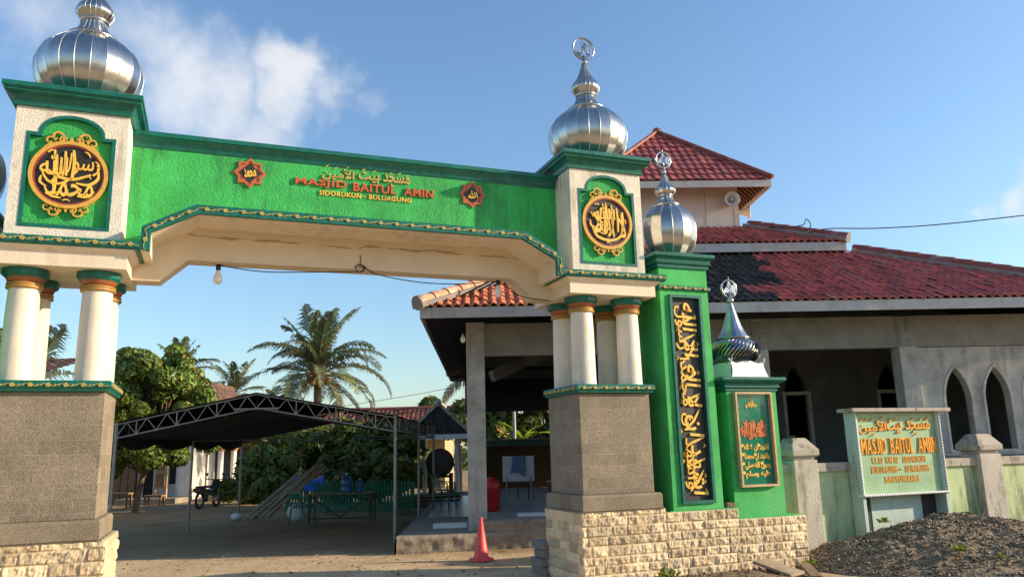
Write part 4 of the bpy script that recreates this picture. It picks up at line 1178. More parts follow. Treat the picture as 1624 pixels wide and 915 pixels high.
#%%MOUND
# ------------------------------------------------------------------ gravel heap and soil
def heap(cu, cv, ru, rvf, rvb, h, res, name, mat, label, cat, pebbles, seed, pw=1.0, zfun=None):
    rnd = random.Random(seed)
    mb = MB(); V = []; F = []
    def hz(u, v):
        dv = v - cv
        q = math.hypot((u - cu) / ru, dv / (rvf if dv < 0 else rvb))
        if q >= 1: return -.06
        b = h * (1 - q ** 1.5) ** 1.0
        n_ = .13 * noise.noise(Vector((u * 1.3, v * 1.3, seed))) + .06 * noise.noise(Vector((u * 4, v * 4, seed))) + .03 * noise.noise(Vector((u * 11, v * 11, seed)))
        return b + n_ * min(1, (1 - q) * 3) * h * 1.6 - .01
    nu = int(2 * ru / res); nv = int((rvf + rvb) / res)
    for j in range(nv + 1):
        for i in range(nu + 1):
            u = cu - ru + 2 * ru * i / nu; v = cv - rvf + (rvf + rvb) * j / nv
            V.append((u, v, hz(u, v)))
    for j in range(nv):
        for i in range(nu):
            a = j * (nu + 1) + i
            q = (a, a + 1, a + nu + 2, a + nu + 1)
            if max(V[k][2] for k in q) > -.05: F.append(q)
    mb.add(V, F, True, (1, 1, 1))
    for _ in range(pebbles):
        a = rnd.uniform(0, 2 * PI); q = math.sqrt(rnd.uniform(0, 1)) * .99
        u = cu + ru * q * math.cos(a); v = cv + (rvf if math.sin(a) < 0 else rvb) * q * math.sin(a)
        z = hz(u, v)
        if z < -.03: z = -.01
        s = rnd.choice([.008, .01, .013, .016, .02, .028]) * pw
        t = rnd.uniform(.5, 1.7); w = rnd.uniform(-.12, .12)
        if rnd.random() < .02: t = 2.6
        col = (t * (1 + w), t, t * (1 - w))
        pts = [Vector((rnd.uniform(-1, 1), rnd.uniform(-1, 1), rnd.uniform(-.7, .9))) for _ in range(6)]
        pts = [Vector((s * d[0] * rnd.uniform(.7, 1.3), s * d[1] * rnd.uniform(.7, 1.3), s * d[2] * rnd.uniform(.5, 1.1))) for d in ((1, 0, 0), (0, 1, 0), (-1, 0, 0), (0, -1, 0), (0, 0, 1), (0, 0, -1))]
        ro = Matrix.Rotation(rnd.uniform(0, PI), 3, 'Z') @ Matrix.Rotation(rnd.uniform(-.6, .6), 3, 'X')
        pts = [ro @ q_ + Vector((u, v, z + s * .4)) for q_ in pts]
        mb.add(pts, [(0, 1, 4), (1, 2, 4), (2, 3, 4), (3, 0, 4), (1, 0, 5), (2, 1, 5), (3, 2, 5), (0, 3, 5)], False, col)
    return tag(mb.build(name, mat, None, 'G', (cu, cv, 0), fix=False), label, cat)
heap(10.6, 9.40, 2.9, 2.35, 1.0, .56, .035, 'gravel_heap', MT['gravel'], 'heap of dark gravel and soil in front of the boundary wall and sign', 'gravel heap', 9000, 3)
heap(6.3, 8.85, 1.35, .95, .5, .13, .03, 'soil_pile', MT['soil'], 'low pile of brown soil at the foot of the limestone base wall', 'soil pile', 500, 8, 1.0)
# broken slabs on the soil pile
for (u, v, z, w, l, rz, rx, lab) in ((6.95, 8.75, .12, .34, .55, .35, .22, 'broken flat cement slab lying on the soil pile'), (7.35, 8.62, .07, .14, .62, -.5, .12, 'narrow dark timber offcut beside the broken slab')):
    p = MB(); p.box(-w / 2, w / 2, -l / 2, l / 2, 0, .035)
    M_ = Matrix.Translation((u, v, z)) @ Matrix.Rotation(rz, 4, 'Z') @ Matrix.Rotation(rx, 4, 'X')
    p.v = [tuple(M_ @ Vector(q)) for q in p.v]
    tag(p.build('broken_slab' if w > .2 else 'timber_offcut', MT['palewood'] if w > .2 else MT['wood'], None, 'G', (u, v, 0), bevel=.005), lab, 'rubble')
def weed(frame, u, v, z, s, label, seed, n=26):
    rnd = random.Random(seed); mb = MB()
    for k in range(n):
        a = rnd.uniform(0, 2 * PI); el = rnd.uniform(.2, 1.1); L = s * rnd.uniform(.5, 1)
        d = Vector((math.cos(a) * math.cos(el), math.sin(a) * math.cos(el), math.sin(el)))
        sd = Vector((-math.sin(a), math.cos(a), 0)) * L * rnd.uniform(.16, .3)
        b = Vector((u, v, z)) + Vector((rnd.uniform(-1, 1), rnd.uniform(-1, 1), 0)) * s * .35
        c = rnd.uniform(.8, 1.9)
        mb.add([b, b + d * L * .55 + sd, b + d * L + Vector((0, 0, -L * .15)), b + d * L * .55 - sd], [(0, 1, 2, 3)], False, (c * 1.2, c, c * .7))
    return tag(mb.build('weed', MT['leaf'], None, frame, (u, v, z), fix=False), label, 'weed')
weed('G', 9.3, 8.0, .26, .16, 'small green weed low on the front of the gravel heap', 1)
weed('G', 9.75, 7.75, .17, .12, 'broad leaved sprig at the bottom picture edge of the gravel heap', 5, 12)
weed('G', 9.55, 9.5, .50, .13, 'yellow green weed under the left leg of the sign', 2)
weed('G', 12.3, 9.0, .3, .22, 'grassy weed on the right end of the gravel heap', 3, 40)
weed('G', 5.55, 9.15, .04, .22, 'dry yellow weed at the foot of the right gate pier', 4, 30)
weed('G', 7.75, 9.1, .05, .16, 'weed sprouting at the right corner of the limestone base wall', 6, 30)
weed('G', 8.72, 10.37, 1.78, .10, 'small sprig growing on the cap of the first wall post', 7, 12)

#%%MOSQUE
# ------------------------------------------------------------------ mosque (frame M)
mq = thing('mosque', 'unfinished grey mosque with three tiers of red tiled hip roof behind the gateway', 'mosque', 'M', (5.4, 20.5, 0))
TW = .165
def tiles(mb, O, e, s, L0, rows, amin, amax, tw=TW, tl=.27, amp=.028, lift=.03, colf=None, ns=6, seed=0):
    """pantile field: O origin on the eave, e along it, s up the slope, clipped by amin(b), amax(b)"""
    rnd = random.Random(seed)
    O = Vector(O); e = Vector(e).normalized(); s = Vector(s).normalized(); n = e.cross(s).normalized()
    if n.z < 0: n = -n
    A = amin(0); B = amax(0)
    i0 = math.floor(A / tw * ns); i1 = math.ceil(B / tw * ns)
    def wave(a):
        t = (a / tw) % 1.0
        return amp * (math.sin(2 * PI * t) + .35 * math.sin(4 * PI * t + .6))
    prev = None
    for r in range(rows):
        b0 = r * tl; b1 = (r + 1) * tl
        lo, hi = max(amin(b0), amin(b0)), min(amax(b0), amax(b0))
        if hi - lo < .05: break
        V = []; F = []; C_ = []
        def pt(a, b, h):
            return O + e * a + s * b + n * h
        ks = [k for k in range(i0, i1 + 1) if lo - tw / ns < k * tw / ns < hi + tw / ns]
        for j in range(len(ks) - 1):
            ti = math.floor((ks[j] + .5) / ns)
            q = random.Random(ti * 6151 + r * 3571 + seed)
            h0 = q.gauss(0, .0045); db = q.gauss(0, .008); dh = q.gauss(0, .003)
            if q.random() < .012: h0 += .018; db -= .03
            V = []
            for k in (ks[j], ks[j + 1]):
                a = min(max(k * tw / ns, lo), hi)
                w = wave(a) + h0
                V += [pt(a, b0 + db, w + lift - .03), pt(a, b0 + db, w + lift), pt(min(max(a, amin(b1)), amax(b1)), b1 + .015, w + dh)]
            c = colf(ti, r, (ks[j] + .5) * tw / ns, b0) if colf else None
            mb.add([V[0], V[3], V[4], V[1]], [(0, 1, 2, 3)], False, c)
            mb.add([V[1], V[4], V[5], V[2]], [(0, 1, 2, 3)], True, c)
RND = {}
def rnd_tile(i, r):
    k = (i, r)
    if k not in RND: RND[k] = random.Random(i * 7919 + r * 104729).random()
    return RND[k]
MAROON = (.46, .12, .10); CLAY = (.72, .24, .11); BLACK = (.055, .045, .040)
def col_lower(i, r, a, b):
    q = rnd_tile(i, r); k = .72 + .5 * q
    # a is the distance from the left eave corner: bare clay, then soot-black, then painted maroon tiles
    if a < 2.05 + .25 * (q - .5) + .05 * r: c = CLAY; k = .75 + .45 * q
    elif a < 6.75 + .06 * r + .34 * (rnd_tile(i // 2, r // 2) - .5) - (0.5 if r in (2, 3) else 0): c = BLACK; k = .6 + .8 * q
    else: c = MAROON if q < .965 else (.34, .16, .11)
    return (c[0] * k, c[1] * k, c[2] * k)
def col_red(i, r, a, b):
    q = rnd_tile(i, r + 100); k = .7 + .55 * q
    return (MAROON[0] * k, MAROON[1] * k, MAROON[2] * k)
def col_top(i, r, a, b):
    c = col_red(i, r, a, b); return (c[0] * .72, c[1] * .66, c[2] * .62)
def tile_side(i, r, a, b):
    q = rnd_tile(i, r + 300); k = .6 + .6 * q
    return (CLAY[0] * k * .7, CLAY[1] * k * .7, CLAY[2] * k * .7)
def hip_roof(mb, u0, u1, v0, v1, z0, run, pitch, colf, colside, tw=TW, tl=.27, amp=.028, lift=.03, sides=True):
    """lower band of a hip roof: from the eave rectangle up to 'run' metres in, rise = run*pitch"""
    sl = math.sqrt(1 + pitch * pitch)
    rows = int(run * sl / tl + .5)
    k = 1 / sl
    def field(O, e, sdir, L, cf, ns, sd):
        tiles(mb, O, e, (sdir[0] * k, sdir[1] * k, pitch * k), L, rows, lambda b: b * k, lambda b: L - b * k, tw, tl, amp, lift, cf, ns, sd)
    field((u0, v0, z0), (1, 0, 0), (0, 1, 0), u1 - u0, colf, 6, 1)
    if sides:
        field((u0, v1, z0), (0, -1, 0), (1, 0, 0), v1 - v0, colside, 4, 2)
        field((u1, v0, z0), (0, 1, 0), (-1, 0, 0), v1 - v0, colside, 4, 3)
        field((u1, v1, z0), (-1, 0, 0), (0, -1, 0), u1 - u0, colside, 4, 4)
def ridge_line(mb, a, b, r=.12, L=.42, cap_end=True):
    a = Vector(a); b = Vector(b); n = int((b - a).length / L)
    d = (b - a).normalized(); sx = d.cross(Vector((0, 0, 1))).normalized(); su = sx.cross(d).normalized()
    for i in range(n):
        p0 = a + d * (L * i); p1 = a + d * (L * (i + 1.08))
        V = []; F = []; m = 10
        for (pp, rr) in ((p0, r * 1.08), (p1, r * .9)):
            for k in range(m + 1):
                t = PI * k / m
                V.append(pp + sx * (rr * math.cos(t)) + su * (rr * math.sin(t) * .95))
        for k in range(m):
            F.append((k, k + 1, m + 2 + k, m + 1 + k))
        mb.add(V, F, True)
        V2 = [p0 + sx * (r * 1.08 * math.cos(PI * k / m)) + su * (r * 1.08 * math.sin(PI * k / m) * .95) for k in range(m + 1)]
        mb.add(V2, [tuple(range(m + 1))], False)
def hip_end(mb, a, b, r=.13):
    d = (Vector(b) - Vector(a)).normalized()
    mb.tube([Vector(a) - d * .02, Vector(a) + d * .06], r, 16)

# --- lower tier
LU0, LU1, LV0, LV1, LZ, LP = -1.14, 12.4, 14.0, 27.2, 4.30, .50
LRUN = 3.6
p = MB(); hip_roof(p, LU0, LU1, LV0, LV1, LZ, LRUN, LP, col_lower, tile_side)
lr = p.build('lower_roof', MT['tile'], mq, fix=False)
def hips(u0, u1, v0, v1, z0, run, pitch, sink=0.0):
    for (a, b) in (((u0, v0), (1, 1)), ((u1, v0), (-1, 1)), ((u0, v1), (1, -1)), ((u1, v1), (-1, -1))):
        yield (a[0] - b[0] * .02, a[1] - b[1] * .02, z0 + .06), (a[0] + b[0] * run, a[1] + b[1] * run, z0 + .06 + run * pitch)
def add_hips(parent, args, r, mats, end_mat):
    for i, (a, b) in enumerate(hips(*args)):
        p = MB(); ridge_line(p, a, b, r, .36); p.build('ridge_cap', mats[i], parent, fix=False)
        mo = MB(); hip_end(mo, a, b, r * 1.05); mo.beam((a[0], a[1], a[2] - .055), (b[0], b[1], b[2] - .055), r * 2.2, .09)
        mo.build('ridge_mortar', MT['mortar'], parent)
add_hips(lr, (LU0, LU1, LV0, LV1, LZ, LRUN, LP), .13, (MT['ridge'], MT['ridge_red'], MT['ridge'], MT['ridge_red']), None)
# roof deck under the tiles and plank soffit
def deck(mb, u0, u1, v0, v1, z0, run, pitch, t=.05, drop=.045):
    z0 -= drop
    z1 = z0 + run * pitch
    V = [(u0, v0, z0), (u1, v0, z0), (u1, v1, z0), (u0, v1, z0), (u0 + run, v0 + run, z1), (u1 - run, v0 + run, z1), (u1 - run, v1 - run, z1), (u0 + run, v1 - run, z1)]
    V2 = [(a, b, c - t) for a, b, c in V]
    mb.add(V + V2, [(0, 1, 5, 4), (1, 2, 6, 5), (2, 3, 7, 6), (3, 0, 4, 7), (8, 12, 13, 9), (9, 13, 14, 10), (10, 14, 15, 11), (11, 15, 12, 8)] + [(i, (i + 1) % 4, 8 + (i + 1) % 4, 8 + i) for i in range(4)])
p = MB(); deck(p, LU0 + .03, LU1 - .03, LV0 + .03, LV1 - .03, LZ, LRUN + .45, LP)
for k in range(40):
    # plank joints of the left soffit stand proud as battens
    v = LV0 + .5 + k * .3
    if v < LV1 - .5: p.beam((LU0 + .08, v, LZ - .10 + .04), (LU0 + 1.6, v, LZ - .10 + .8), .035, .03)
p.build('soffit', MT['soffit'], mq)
def fascia(mb, u0, u1, v0, v1, z0, z1, t=.03):
    mb.box(u0, u1, v0, v0 + t, z0, z1); mb.box(u0, u0 + t, v0 + t, v1 - t, z0, z1)
    mb.box(u1 - t, u1, v0 + t, v1 - t, z0, z1); mb.box(u0, u1, v1 - t, v1, z0, z1)
p = MB(); fascia(p, LU0 + .02, LU1 - .02, LV0 + .02, LV1 - .02, LZ - .215, LZ - .022)
p.build('fascia_board', MT['fasciaboard'], mq)
# --- middle tier
MU, MVc, MH = 5.25, 20.6, 3.28
MU0, MU1, MV0, MV1, MZ, MP = MU - MH, MU + MH, MVc - MH, MVc + MH, 6.30, .50
p = MB(); hip_roof(p, MU0, MU1, MV0, MV1, MZ, 1.75, MP, col_red, col_red)
mr_ = p.build('middle_roof', MT['tile'], mq, fix=False)
add_hips(mr_, (MU0, MU1, MV0, MV1, MZ, 1.75, MP), .12, (MT['ridge_red'],) * 4, None)
p = MB(); deck(p, MU0 + .03, MU1 - .03, MV0 + .03, MV1 - .03, MZ, 1.8, MP)
p.build('soffit', MT['rafter'], mq)
p = MB(); fascia(p, MU0 + .02, MU1 - .02, MV0 + .02, MV1 - .02, MZ - .235, MZ - .03)
p.build('fascia_board', MT['fasciaboard'], mq)
p = MB(); p.box(MU0 + .7, MU1 - .7, MV0 + .7, MV1 - .7, 5.3, 6.5)
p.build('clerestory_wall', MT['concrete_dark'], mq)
# --- top tier
TU, TVc, TH = 5.06, 20.7, 2.28
TZ, TAP = 8.22, 10.43
TP = (TAP - TZ) / TH
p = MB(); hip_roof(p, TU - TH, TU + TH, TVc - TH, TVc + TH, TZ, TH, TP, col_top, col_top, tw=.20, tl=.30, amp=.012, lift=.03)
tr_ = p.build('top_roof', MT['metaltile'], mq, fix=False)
p = MB()
for (a, b) in hips(TU - TH, TU + TH, TVc - TH, TVc + TH, TZ - .02, TH, TP):
    p.tube([a, b], .06, 8)
p.sphere((TU, TVc, TAP + .05), .12, .12, .10)
p.build('ridge_cap', MT['ridge_red'], tr_)
p = MB(); fascia(p, TU - TH + .02, TU + TH - .02, TVc - TH + .02, TVc + TH - .02, TZ - .20, TZ - .025)
p.build('fascia_board', MT['towerwall'], mq)
p = MB()
V = TH - .04
p.add([(TU - V, TVc - V, TZ - .06), (TU + V, TVc - V, TZ - .06), (TU + V, TVc + V, TZ - .06), (TU - V, TVc + V, TZ - .06), (TU, TVc, TAP - .1)], [(0, 1, 4), (1, 2, 4), (2, 3, 4), (3, 0, 4)])
for k in range(24):
    y = TVc - TH + .1 + k * .19
    if y < TVc + TH - .1:
        for sg_ in (-1, 1):
            q_ = max(.1, min(.75, TH - abs(y - TVc) - .1)); p.beam((TU + sg_ * (TH - .05), y, TZ - .10), (TU + sg_ * (TH - .05 - q_), y, TZ - .10 + q_ * TP), .05, .05)
p.build('soffit', MT['rafter'], mq)
p = MB(); p.box(TU - 1.62, TU + 1.62, TVc - 1.55, TVc + 1.62, 6.6, 8.6)
tw_ = p.build('tower_wall', MT['towerwall'], mq)
p = MB()
for uu in (TU + .75, TU - .45):
    p.box(uu - .006, uu + .006, TVc - 1.554, TVc - 1.548, 6.9, 8.3)
p.box(TU + 1.50, TU + 1.506, TVc - 1.553, TVc - 1.548, 6.9, 8.3)
p.build('board_joint', MT['mortar'], tw_)
# --- posts, ring beam, front wall
FV = 15.0
p = MB()
p.box(.04, 12.2, FV + .02, FV + .22, 3.50, 4.12); 
p.box(-.22, .02, FV + .32, 26.5, 3.62, 4.0)
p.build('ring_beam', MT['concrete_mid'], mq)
for (a, b, z0) in ((-.31, .04, .2), (5.26, 5.57, .4), (8.17, 8.53, .4)):
    p = MB(); p.box(a, b, FV - .02, FV + .32, z0, 3.50 if a > 0 else 4.15)
    if a > 0: p.box(a + .02, b - .02, FV - .012, FV + .3, 3.501, 4.11)
    o = p.build('post', MT['concrete'], mq, bevel=.012)
    if a > 0:
        # exposed brick toothing at the top of the pilaster
        b_ = MB(); rn = random.Random(int(a * 10))
        for k in range(6):
            zz = 3.52 + k * .095
            for j in range(2):
                w = (b - a - .06) / 2
                b_.box(a + .03 + j * w, a + .02 + (j + 1) * w, FV - .03 - rn.uniform(0, .02), FV - .0125, zz, zz + .075)
        b_.build('brick_toothing', MT['concrete_mid'], o)
for k in range(1, 4):
    p = MB(); p.box(-.31, .04, 15.4 + k * 3.4, 15.74 + k * 3.4, .4, 4.0); p.build('post', MT['concrete'], mq)
def pointed(cu, hw, z0, zs, za, n=10):
    """pointed arch opening: two arcs struck from beyond the centre line"""
    r = 2.3 * hw; tm = math.acos((r - hw) / r); k = (za - zs) / (r * math.sin(tm))
    P = [(cu - hw, z0), (cu + hw, z0), (cu + hw, zs)]
    for i in range(1, n + 1):
        t = tm * i / n
        P.append((cu if i == n else cu + hw - r + r * math.cos(t), zs + k * r * math.sin(t)))
    Q = [(2 * cu - a, b) for a, b in P[2:-1]][::-1]
    return P + Q
wins = [pointed(9.27, .25, 1.50, 2.45, 3.08), pointed(10.06, .25, 1.50, 2.45, 3.08), pointed(10.85, .25, 1.50, 2.45, 3.08), pointed(11.6, .25, 1.50, 2.45, 3.08)]
p = MB(); p.prism([(8.531, .3), (12.2, .3), (12.2, 3.49), (8.531, 3.49)], FV + .06, FV + .24, 'y', holes=wins)
fwl = p.build('front_wall', MT['concrete'], mq)
for i, w in enumerate(wins):
    c = sum(a for a, b in w) / len(w)
    p = MB()
    ringprism(p, inset(w, -.05), inset(w, -.001), FV + .045, FV + .10)
    p.box(c - .30, c + .30, FV + .03, FV + .25, 1.44, 1.499)
    p.build('window_surround', MT['concrete'], fwl)
p = MB(); p.box(8.0, 12.3, FV + .03, FV + .26, 1.40, 1.435); p.build('sill_band', MT['concrete'], mq)
# hall behind the veranda, with pointed openings
HV = 18.4
ho = [pointed(7.42, .27, .5, 2.85, 3.50), pointed(9.70, .30, .5, 2.85, 3.50), pointed(5.0, .3, .5, 2.85, 3.50)]
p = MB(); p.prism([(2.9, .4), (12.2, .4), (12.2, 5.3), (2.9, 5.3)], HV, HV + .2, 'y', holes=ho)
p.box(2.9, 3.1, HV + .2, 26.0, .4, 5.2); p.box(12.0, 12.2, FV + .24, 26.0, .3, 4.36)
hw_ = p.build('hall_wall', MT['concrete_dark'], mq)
for c in (7.42, 9.70, 5.0):
    p = MB(); p.box(c - .34, c + .34, HV - .03, HV + .08, 2.82, 2.90)
    for s_ in (-1, 1): p.box(c + s_ * .30 - .035, c + s_ * .30 + .035, HV - .02, HV + .08, .5, 2.819)
    p.build('door_frame', MT['concrete'], hw_)
p = MB(); p.box(3.1, 12.0, 25.8, 26.0, .4, 5.2); p.build('rear_wall', MT['void'], mq)
p = MB(); p.box(2.3, 9.4, 16.9, 25.7, 5.31, 5.36); p.build('ceiling', MT['void'], mq)
# low beams / roof braces seen in the veranda
for a_, b_ in (((.2, 16.6, 3.25), (2.9, 18.6, 4.6)), ((.0, 19.8, 3.9), (2.9, 19.8, 3.9)), ((.0, 23.2, 3.9), (2.9, 23.2, 3.9))):
    p = MB(); p.beam(a_, b_, .16, .22); p.build('roof_brace', MT['concrete_dark'], mq)
p = MB(); p.box(-.6, 3.0, 26.2, 26.4, 2.98, 4.75); p.build('rear_beam', MT['void'], mq)
# floor and steps
p = MB()
p.prism([(-.05, 14.62), (12.3, 15.35), (12.3, 27), (-.05, 27)], .28, .475, 'z')
p.prism([(-1.55, 14.30), (.45, 14.62), (12.3, 15.3), (12.3, 27), (-1.55, 27)], -.05, .279, 'z')
p.v = [(a + .02 * noise.noise(Vector((a * 3, b * 3, c))), b + .04 * noise.noise(Vector((a * 2, c * 5, b))), c) for a, b, c in p.v]
p.build('floor_slab', MT['floorslab'], mq)
# rough riser face of the steps, lumpy cement
def lumpy(mb, a, b, z0, z1, amp, seed):
    a = Vector((*a, 0)); b = Vector((*b, 0)); d = (b - a); L = d.length; e = d / L; nn = Vector((e.y, -e.x, 0))
    nx = int(L / .04); nz_ = max(3, int((z1 - z0) / .04)); V = []; F = []
    for j in range(nz_ + 1):
        for i in range(nx + 1):
            q = a + e * (L * i / nx); zz = z0 + (z1 - z0) * j / nz_
            dd = amp * (noise.noise(Vector((i * .22, j * .35, seed))) + .6 * noise.noise(Vector((i * .7, j * .9, seed)))) + .015
            if j == nz_: dd = -.03
            V.append(q + nn * dd + Vector((0, 0, zz)))
    for j in range(nz_):
        for i in range(nx):
            k = j * (nx + 1) + i; F.append((k, k + 1, k + nx + 2, k + nx + 1))
    mb.add(V, F, True)
p = MB(); lumpy(p, (-.05, 14.60), (6.0, 14.97), .26, .476, .045, 1); lumpy(p, (-1.55, 14.27), (.45, 14.59), -.05, .282, .03, 2); lumpy(p, (.45, 14.59), (6.0, 14.9), -.05, .282, .03, 3); lumpy(p, (-1.57, 27), (-1.57, 14.28), -.05, .282, .02, 4)
p.build('step_riser', MT['floorslab'], mq, fix=False)
p = MB(); p.box(.35, 2.9, 15.9, 26.8, .476, .484); p.box(-1.3, -.35, 18.2, 26.8, .281, .288)
p.build('floor_tiles', MT['glaze'], mq)
p = MB(); p.box(-1.0, -.35, 15.6, 15.9, .281, .36)
tag(p.build('tile_stack', MT['white'], None, 'M', (-.7, 15.75, .281)), 'low stack of white floor tiles on the lower step left of the post', 'tile stack')
p = MB(); p.box(.62, 1.5, 15.35, 15.65, .476, .53)
tag(p.build('tile_stack', MT['white'], None, 'M', (1.06, 15.5, .476)), 'flat stack of white floor tiles on the upper step right of the post', 'tile stack')

# loudspeakers under the top eave
def horn(c, d, label, r=.19):
    d = Vector(d).normalized(); c = Vector(c)
    o = thing('loudspeaker', label, 'loudspeaker', 'M', tuple(c), 'horn loudspeakers on the mosque tower')
    U = Vector((0, 0, 1)); sx = d.cross(U).normalized(); su = sx.cross(d)
    def lath(prof, n=24):
        mb = MB(); V = []; F = []
        for (rr, t) in prof:
            for k in range(n):
                a = 2 * PI * k / n
                V.append(c + d * t + (sx * math.cos(a) + su * math.sin(a)) * rr)
        for i in range(len(prof) - 1):
            for k in range(n):
                F.append((i * n + k, i * n + (k + 1) % n, (i + 1) * n + (k + 1) % n, (i + 1) * n + k))
        mb.add(V, F, True); return mb
    lath([(.04, -.30), (.05, -.2), (.07, -.1), (.11, 0), (r, .10), (r * 1.03, .105), (r * .97, .11), (.10, .02), (.05, -.1), (.0, -.1)]).build('horn', MT['speaker'], o, fix=False)
    lath([(.0, -.1), (.035, -.08), (.04, .04), (.03, .07), (0, .08)], 14).build('inner_horn', MT['speaker'], o, fix=False)
    lath([(.0, -.42), (.07, -.41), (.075, -.30), (.04, -.28)], 16).build('driver', MT['speaker'], o, fix=False)
    mb = MB(); mb.beam(c + d * -.3, c + d * -.3 + U * .25, .03, .03); mb.build('bracket', MT['galv'], o)
horn((TU + 1.32, TVc - 1.95, 7.78), (-.15, -1, -.05), 'round horn loudspeaker facing the gateway under the top eave')
horn((TU + 1.95, TVc - 1.15, 7.70), (1, -.35, -.1), 'horn loudspeaker facing sideways at the right corner of the top eave')

#%%YARD
# ------------------------------------------------------------------ small things hung on gate and mosque
def bulb(frame, p0, label, s=1.0):
    o = thing('light_bulb', label, 'light bulb', frame, p0, 'bare light bulbs')
    x_, y_, z_ = p0
    m = MB(); m.lathe([(.0, .0), (.028 * s, -.005), (.03 * s, -.06 * s), (.022 * s, -.075 * s)], p0, 12); m.build('socket', MT['wire'], o)
    m = MB(); m.lathe([(.018 * s, -.075 * s), (.028 * s, -.10 * s), (.05 * s, -.15 * s), (.056 * s, -.185 * s), (.045 * s, -.225 * s), (.02 * s, -.245 * s), (0, -.248 * s)], p0, 16); m.build('globe', MT['bulb'], o)
bulb('G', (UC - 1.74, VC + .12, 4.034), 'bare white bulb hanging under the left part of the gate beam')
bulb('G', (UC + 1.92, VC + .12, 4.034), 'bare bulb in a black socket at the right end of the gate beam')
bulb('M', (-.36, FV - .35, 3.93), 'small white bulb hanging beside the concrete post under the mosque eave', .9)
def cable(frame, pts, r, label, n=8):
    m = MB(); m.tube(catmull(pts, n), r, 5)
    return tag(m.build('cable', MT['wire'], None, frame, tuple(pts[0]), fix=False), label, 'cable')
lp = [(UC - 1.74, VC + .1, 4.02), (UC - 1.2, VC + .1, 3.97), (UC - .5, VC + .0, 3.985), (UC - .06, VC - .06, 4.0)]
lp += [(UC - .03 + .06 * math.cos(a), VC - .055, 4.05 + .05 * math.sin(a)) for a in (-1.5, 0, 1.5, 3.0, 4.4, 5.8, 7.2)] + [(UC + .2, VC - .02, 3.99), (UC + .8, VC + .05, 3.93), (UC + 1.4, VC + .1, 3.95), (UC + 1.92, VC + .1, 4.0), (UC + 2.2, VC + .0, 3.80), (UC + 2.55, VC - .25, 3.70)]
cable('G', lp, .007, 'thin black cable looping under the gate beam between the two bulbs')
m = MB(); m.tube([(UC - .03, VC - .045, 4.06), (UC - .02, VC - .05, 4.16), (UC - .03, VC - .04, 4.23)], .005, 5)
tag(m.build('wire_hook', MT['wire'], None, 'G', (UC - .03, VC - .045, 4.06), fix=False), 'bent wire hook on the cream face at the middle of the gate beam', 'hook')
wp = [(MU1 - 1.35, MV0 + 1.2, 6.98), (MU1 - 1.25, MV0 + .6, 6.80)] + [(7.3 + .1 * math.cos(a), 16.6, 6.45 + .16 * math.sin(a)) for a in (3.0, 1.6, .2, -1.2)] + [(7.6, 16.2, 6.27), (8.6, 15.9, 6.18), (10, 15.6, 6.18), (12.5, 15.0, 6.30), (16, 14.2, 6.55)]
cable('M', wp, .012, 'twisted black overhead wire running from the roof to the right picture edge')
cable('W', [(-14, 60, 5.2), (-4, 55, 6.2), (2, 50, 7.5), (10, 45, 10)], .018, 'distant overhead wire behind the red tiled house')

# ------------------------------------------------------------------ yard: cone, pavers, bin, whiteboard
o = thing('traffic_cone', 'faded pink red traffic cone standing on the dusty ground before the steps', 'traffic cone', 'W', (-.60, 13.15, 0))
m = MB(); m.lathe([(.135, .03), (.118, .06), (.03, .60), (.03, .63), (.022, .66), (0, .662)], (-.60, 13.15, 0), 28); m.build('cone_body', MT['cone'], o)
m = MB(); m.lathe([(.20, 0), (.20, .02), (.185, .03), (.13, .034)], (-.60, 13.15, 0), 14); m.build('base', MT['cone'], o)
for i, (dx, z, rz, lab) in enumerate(((.0, 0, .1, 'bottom grey paver of the stack beside the right pier'), (-.03, .115, .0, 'second grey paver from below in the stack beside the right pier'), (.02, .23, -.06, 'third grey paver with ribbed face in the stack beside the right pier'), (.0, .345, .05, 'topmost grey paver of the stack beside the right pier'))):
    m = MB(); m.box(-.10, .10, -.2, .2, 0, .105)
    for k in range(5): m.box(-.104, -.1001, -.17 + k * .08, -.12 + k * .08, .01, .095)
    M_ = Matrix.Translation((.36 + dx, 11.55, z)) @ Matrix.Rotation(R(21) + rz, 4, 'Z')
    m.v = [tuple(M_ @ Vector(q)) for q in m.v]
    tag(m.build('paver_block', MT['paver'], None, 'W', (.36 + dx, 11.55, z), bevel=.006), lab, 'paver', 'grey pavers stacked beside the right pier')
o = thing('waste_bin', 'red plastic waste bin with domed lid behind the concrete post', 'waste bin', 'W', (-.53, 16.9, .48))
m = MB(); m.lathe([(.13, .485), (.155, .52), (.18, .90), (.19, .93)], (-.53, 16.9, 0), 24); m.build('bin_body', MT['redplastic'], o)
m = MB(); m.lathe([(.195, .93), (.20, .96), (.18, 1.05), (.12, 1.13), (.05, 1.17), (0, 1.175)], (-.53, 16.9, 0), 24); m.build('lid', MT['redplastic'], o)
o = thing('whiteboard', 'white writing board on thin legs inside the open veranda', 'whiteboard', 'W', (.02, 20.6, .48))
m = MB(); m.box(-.36, .45, 20.58, 20.61, .93, 1.56); m.build('board', MT['paper'], o)
for xx in (-.25, .35):
    m = MB(); m.beam((xx, 20.62, .93), (xx + (-.1 if xx < 0 else .1), 20.9, .485), .025, .025); m.beam((xx, 20.6, 1.1), (xx + (-.03 if xx < 0 else .06), 20.45, .485), .025, .025); m.build('leg', MT['galv'], o)

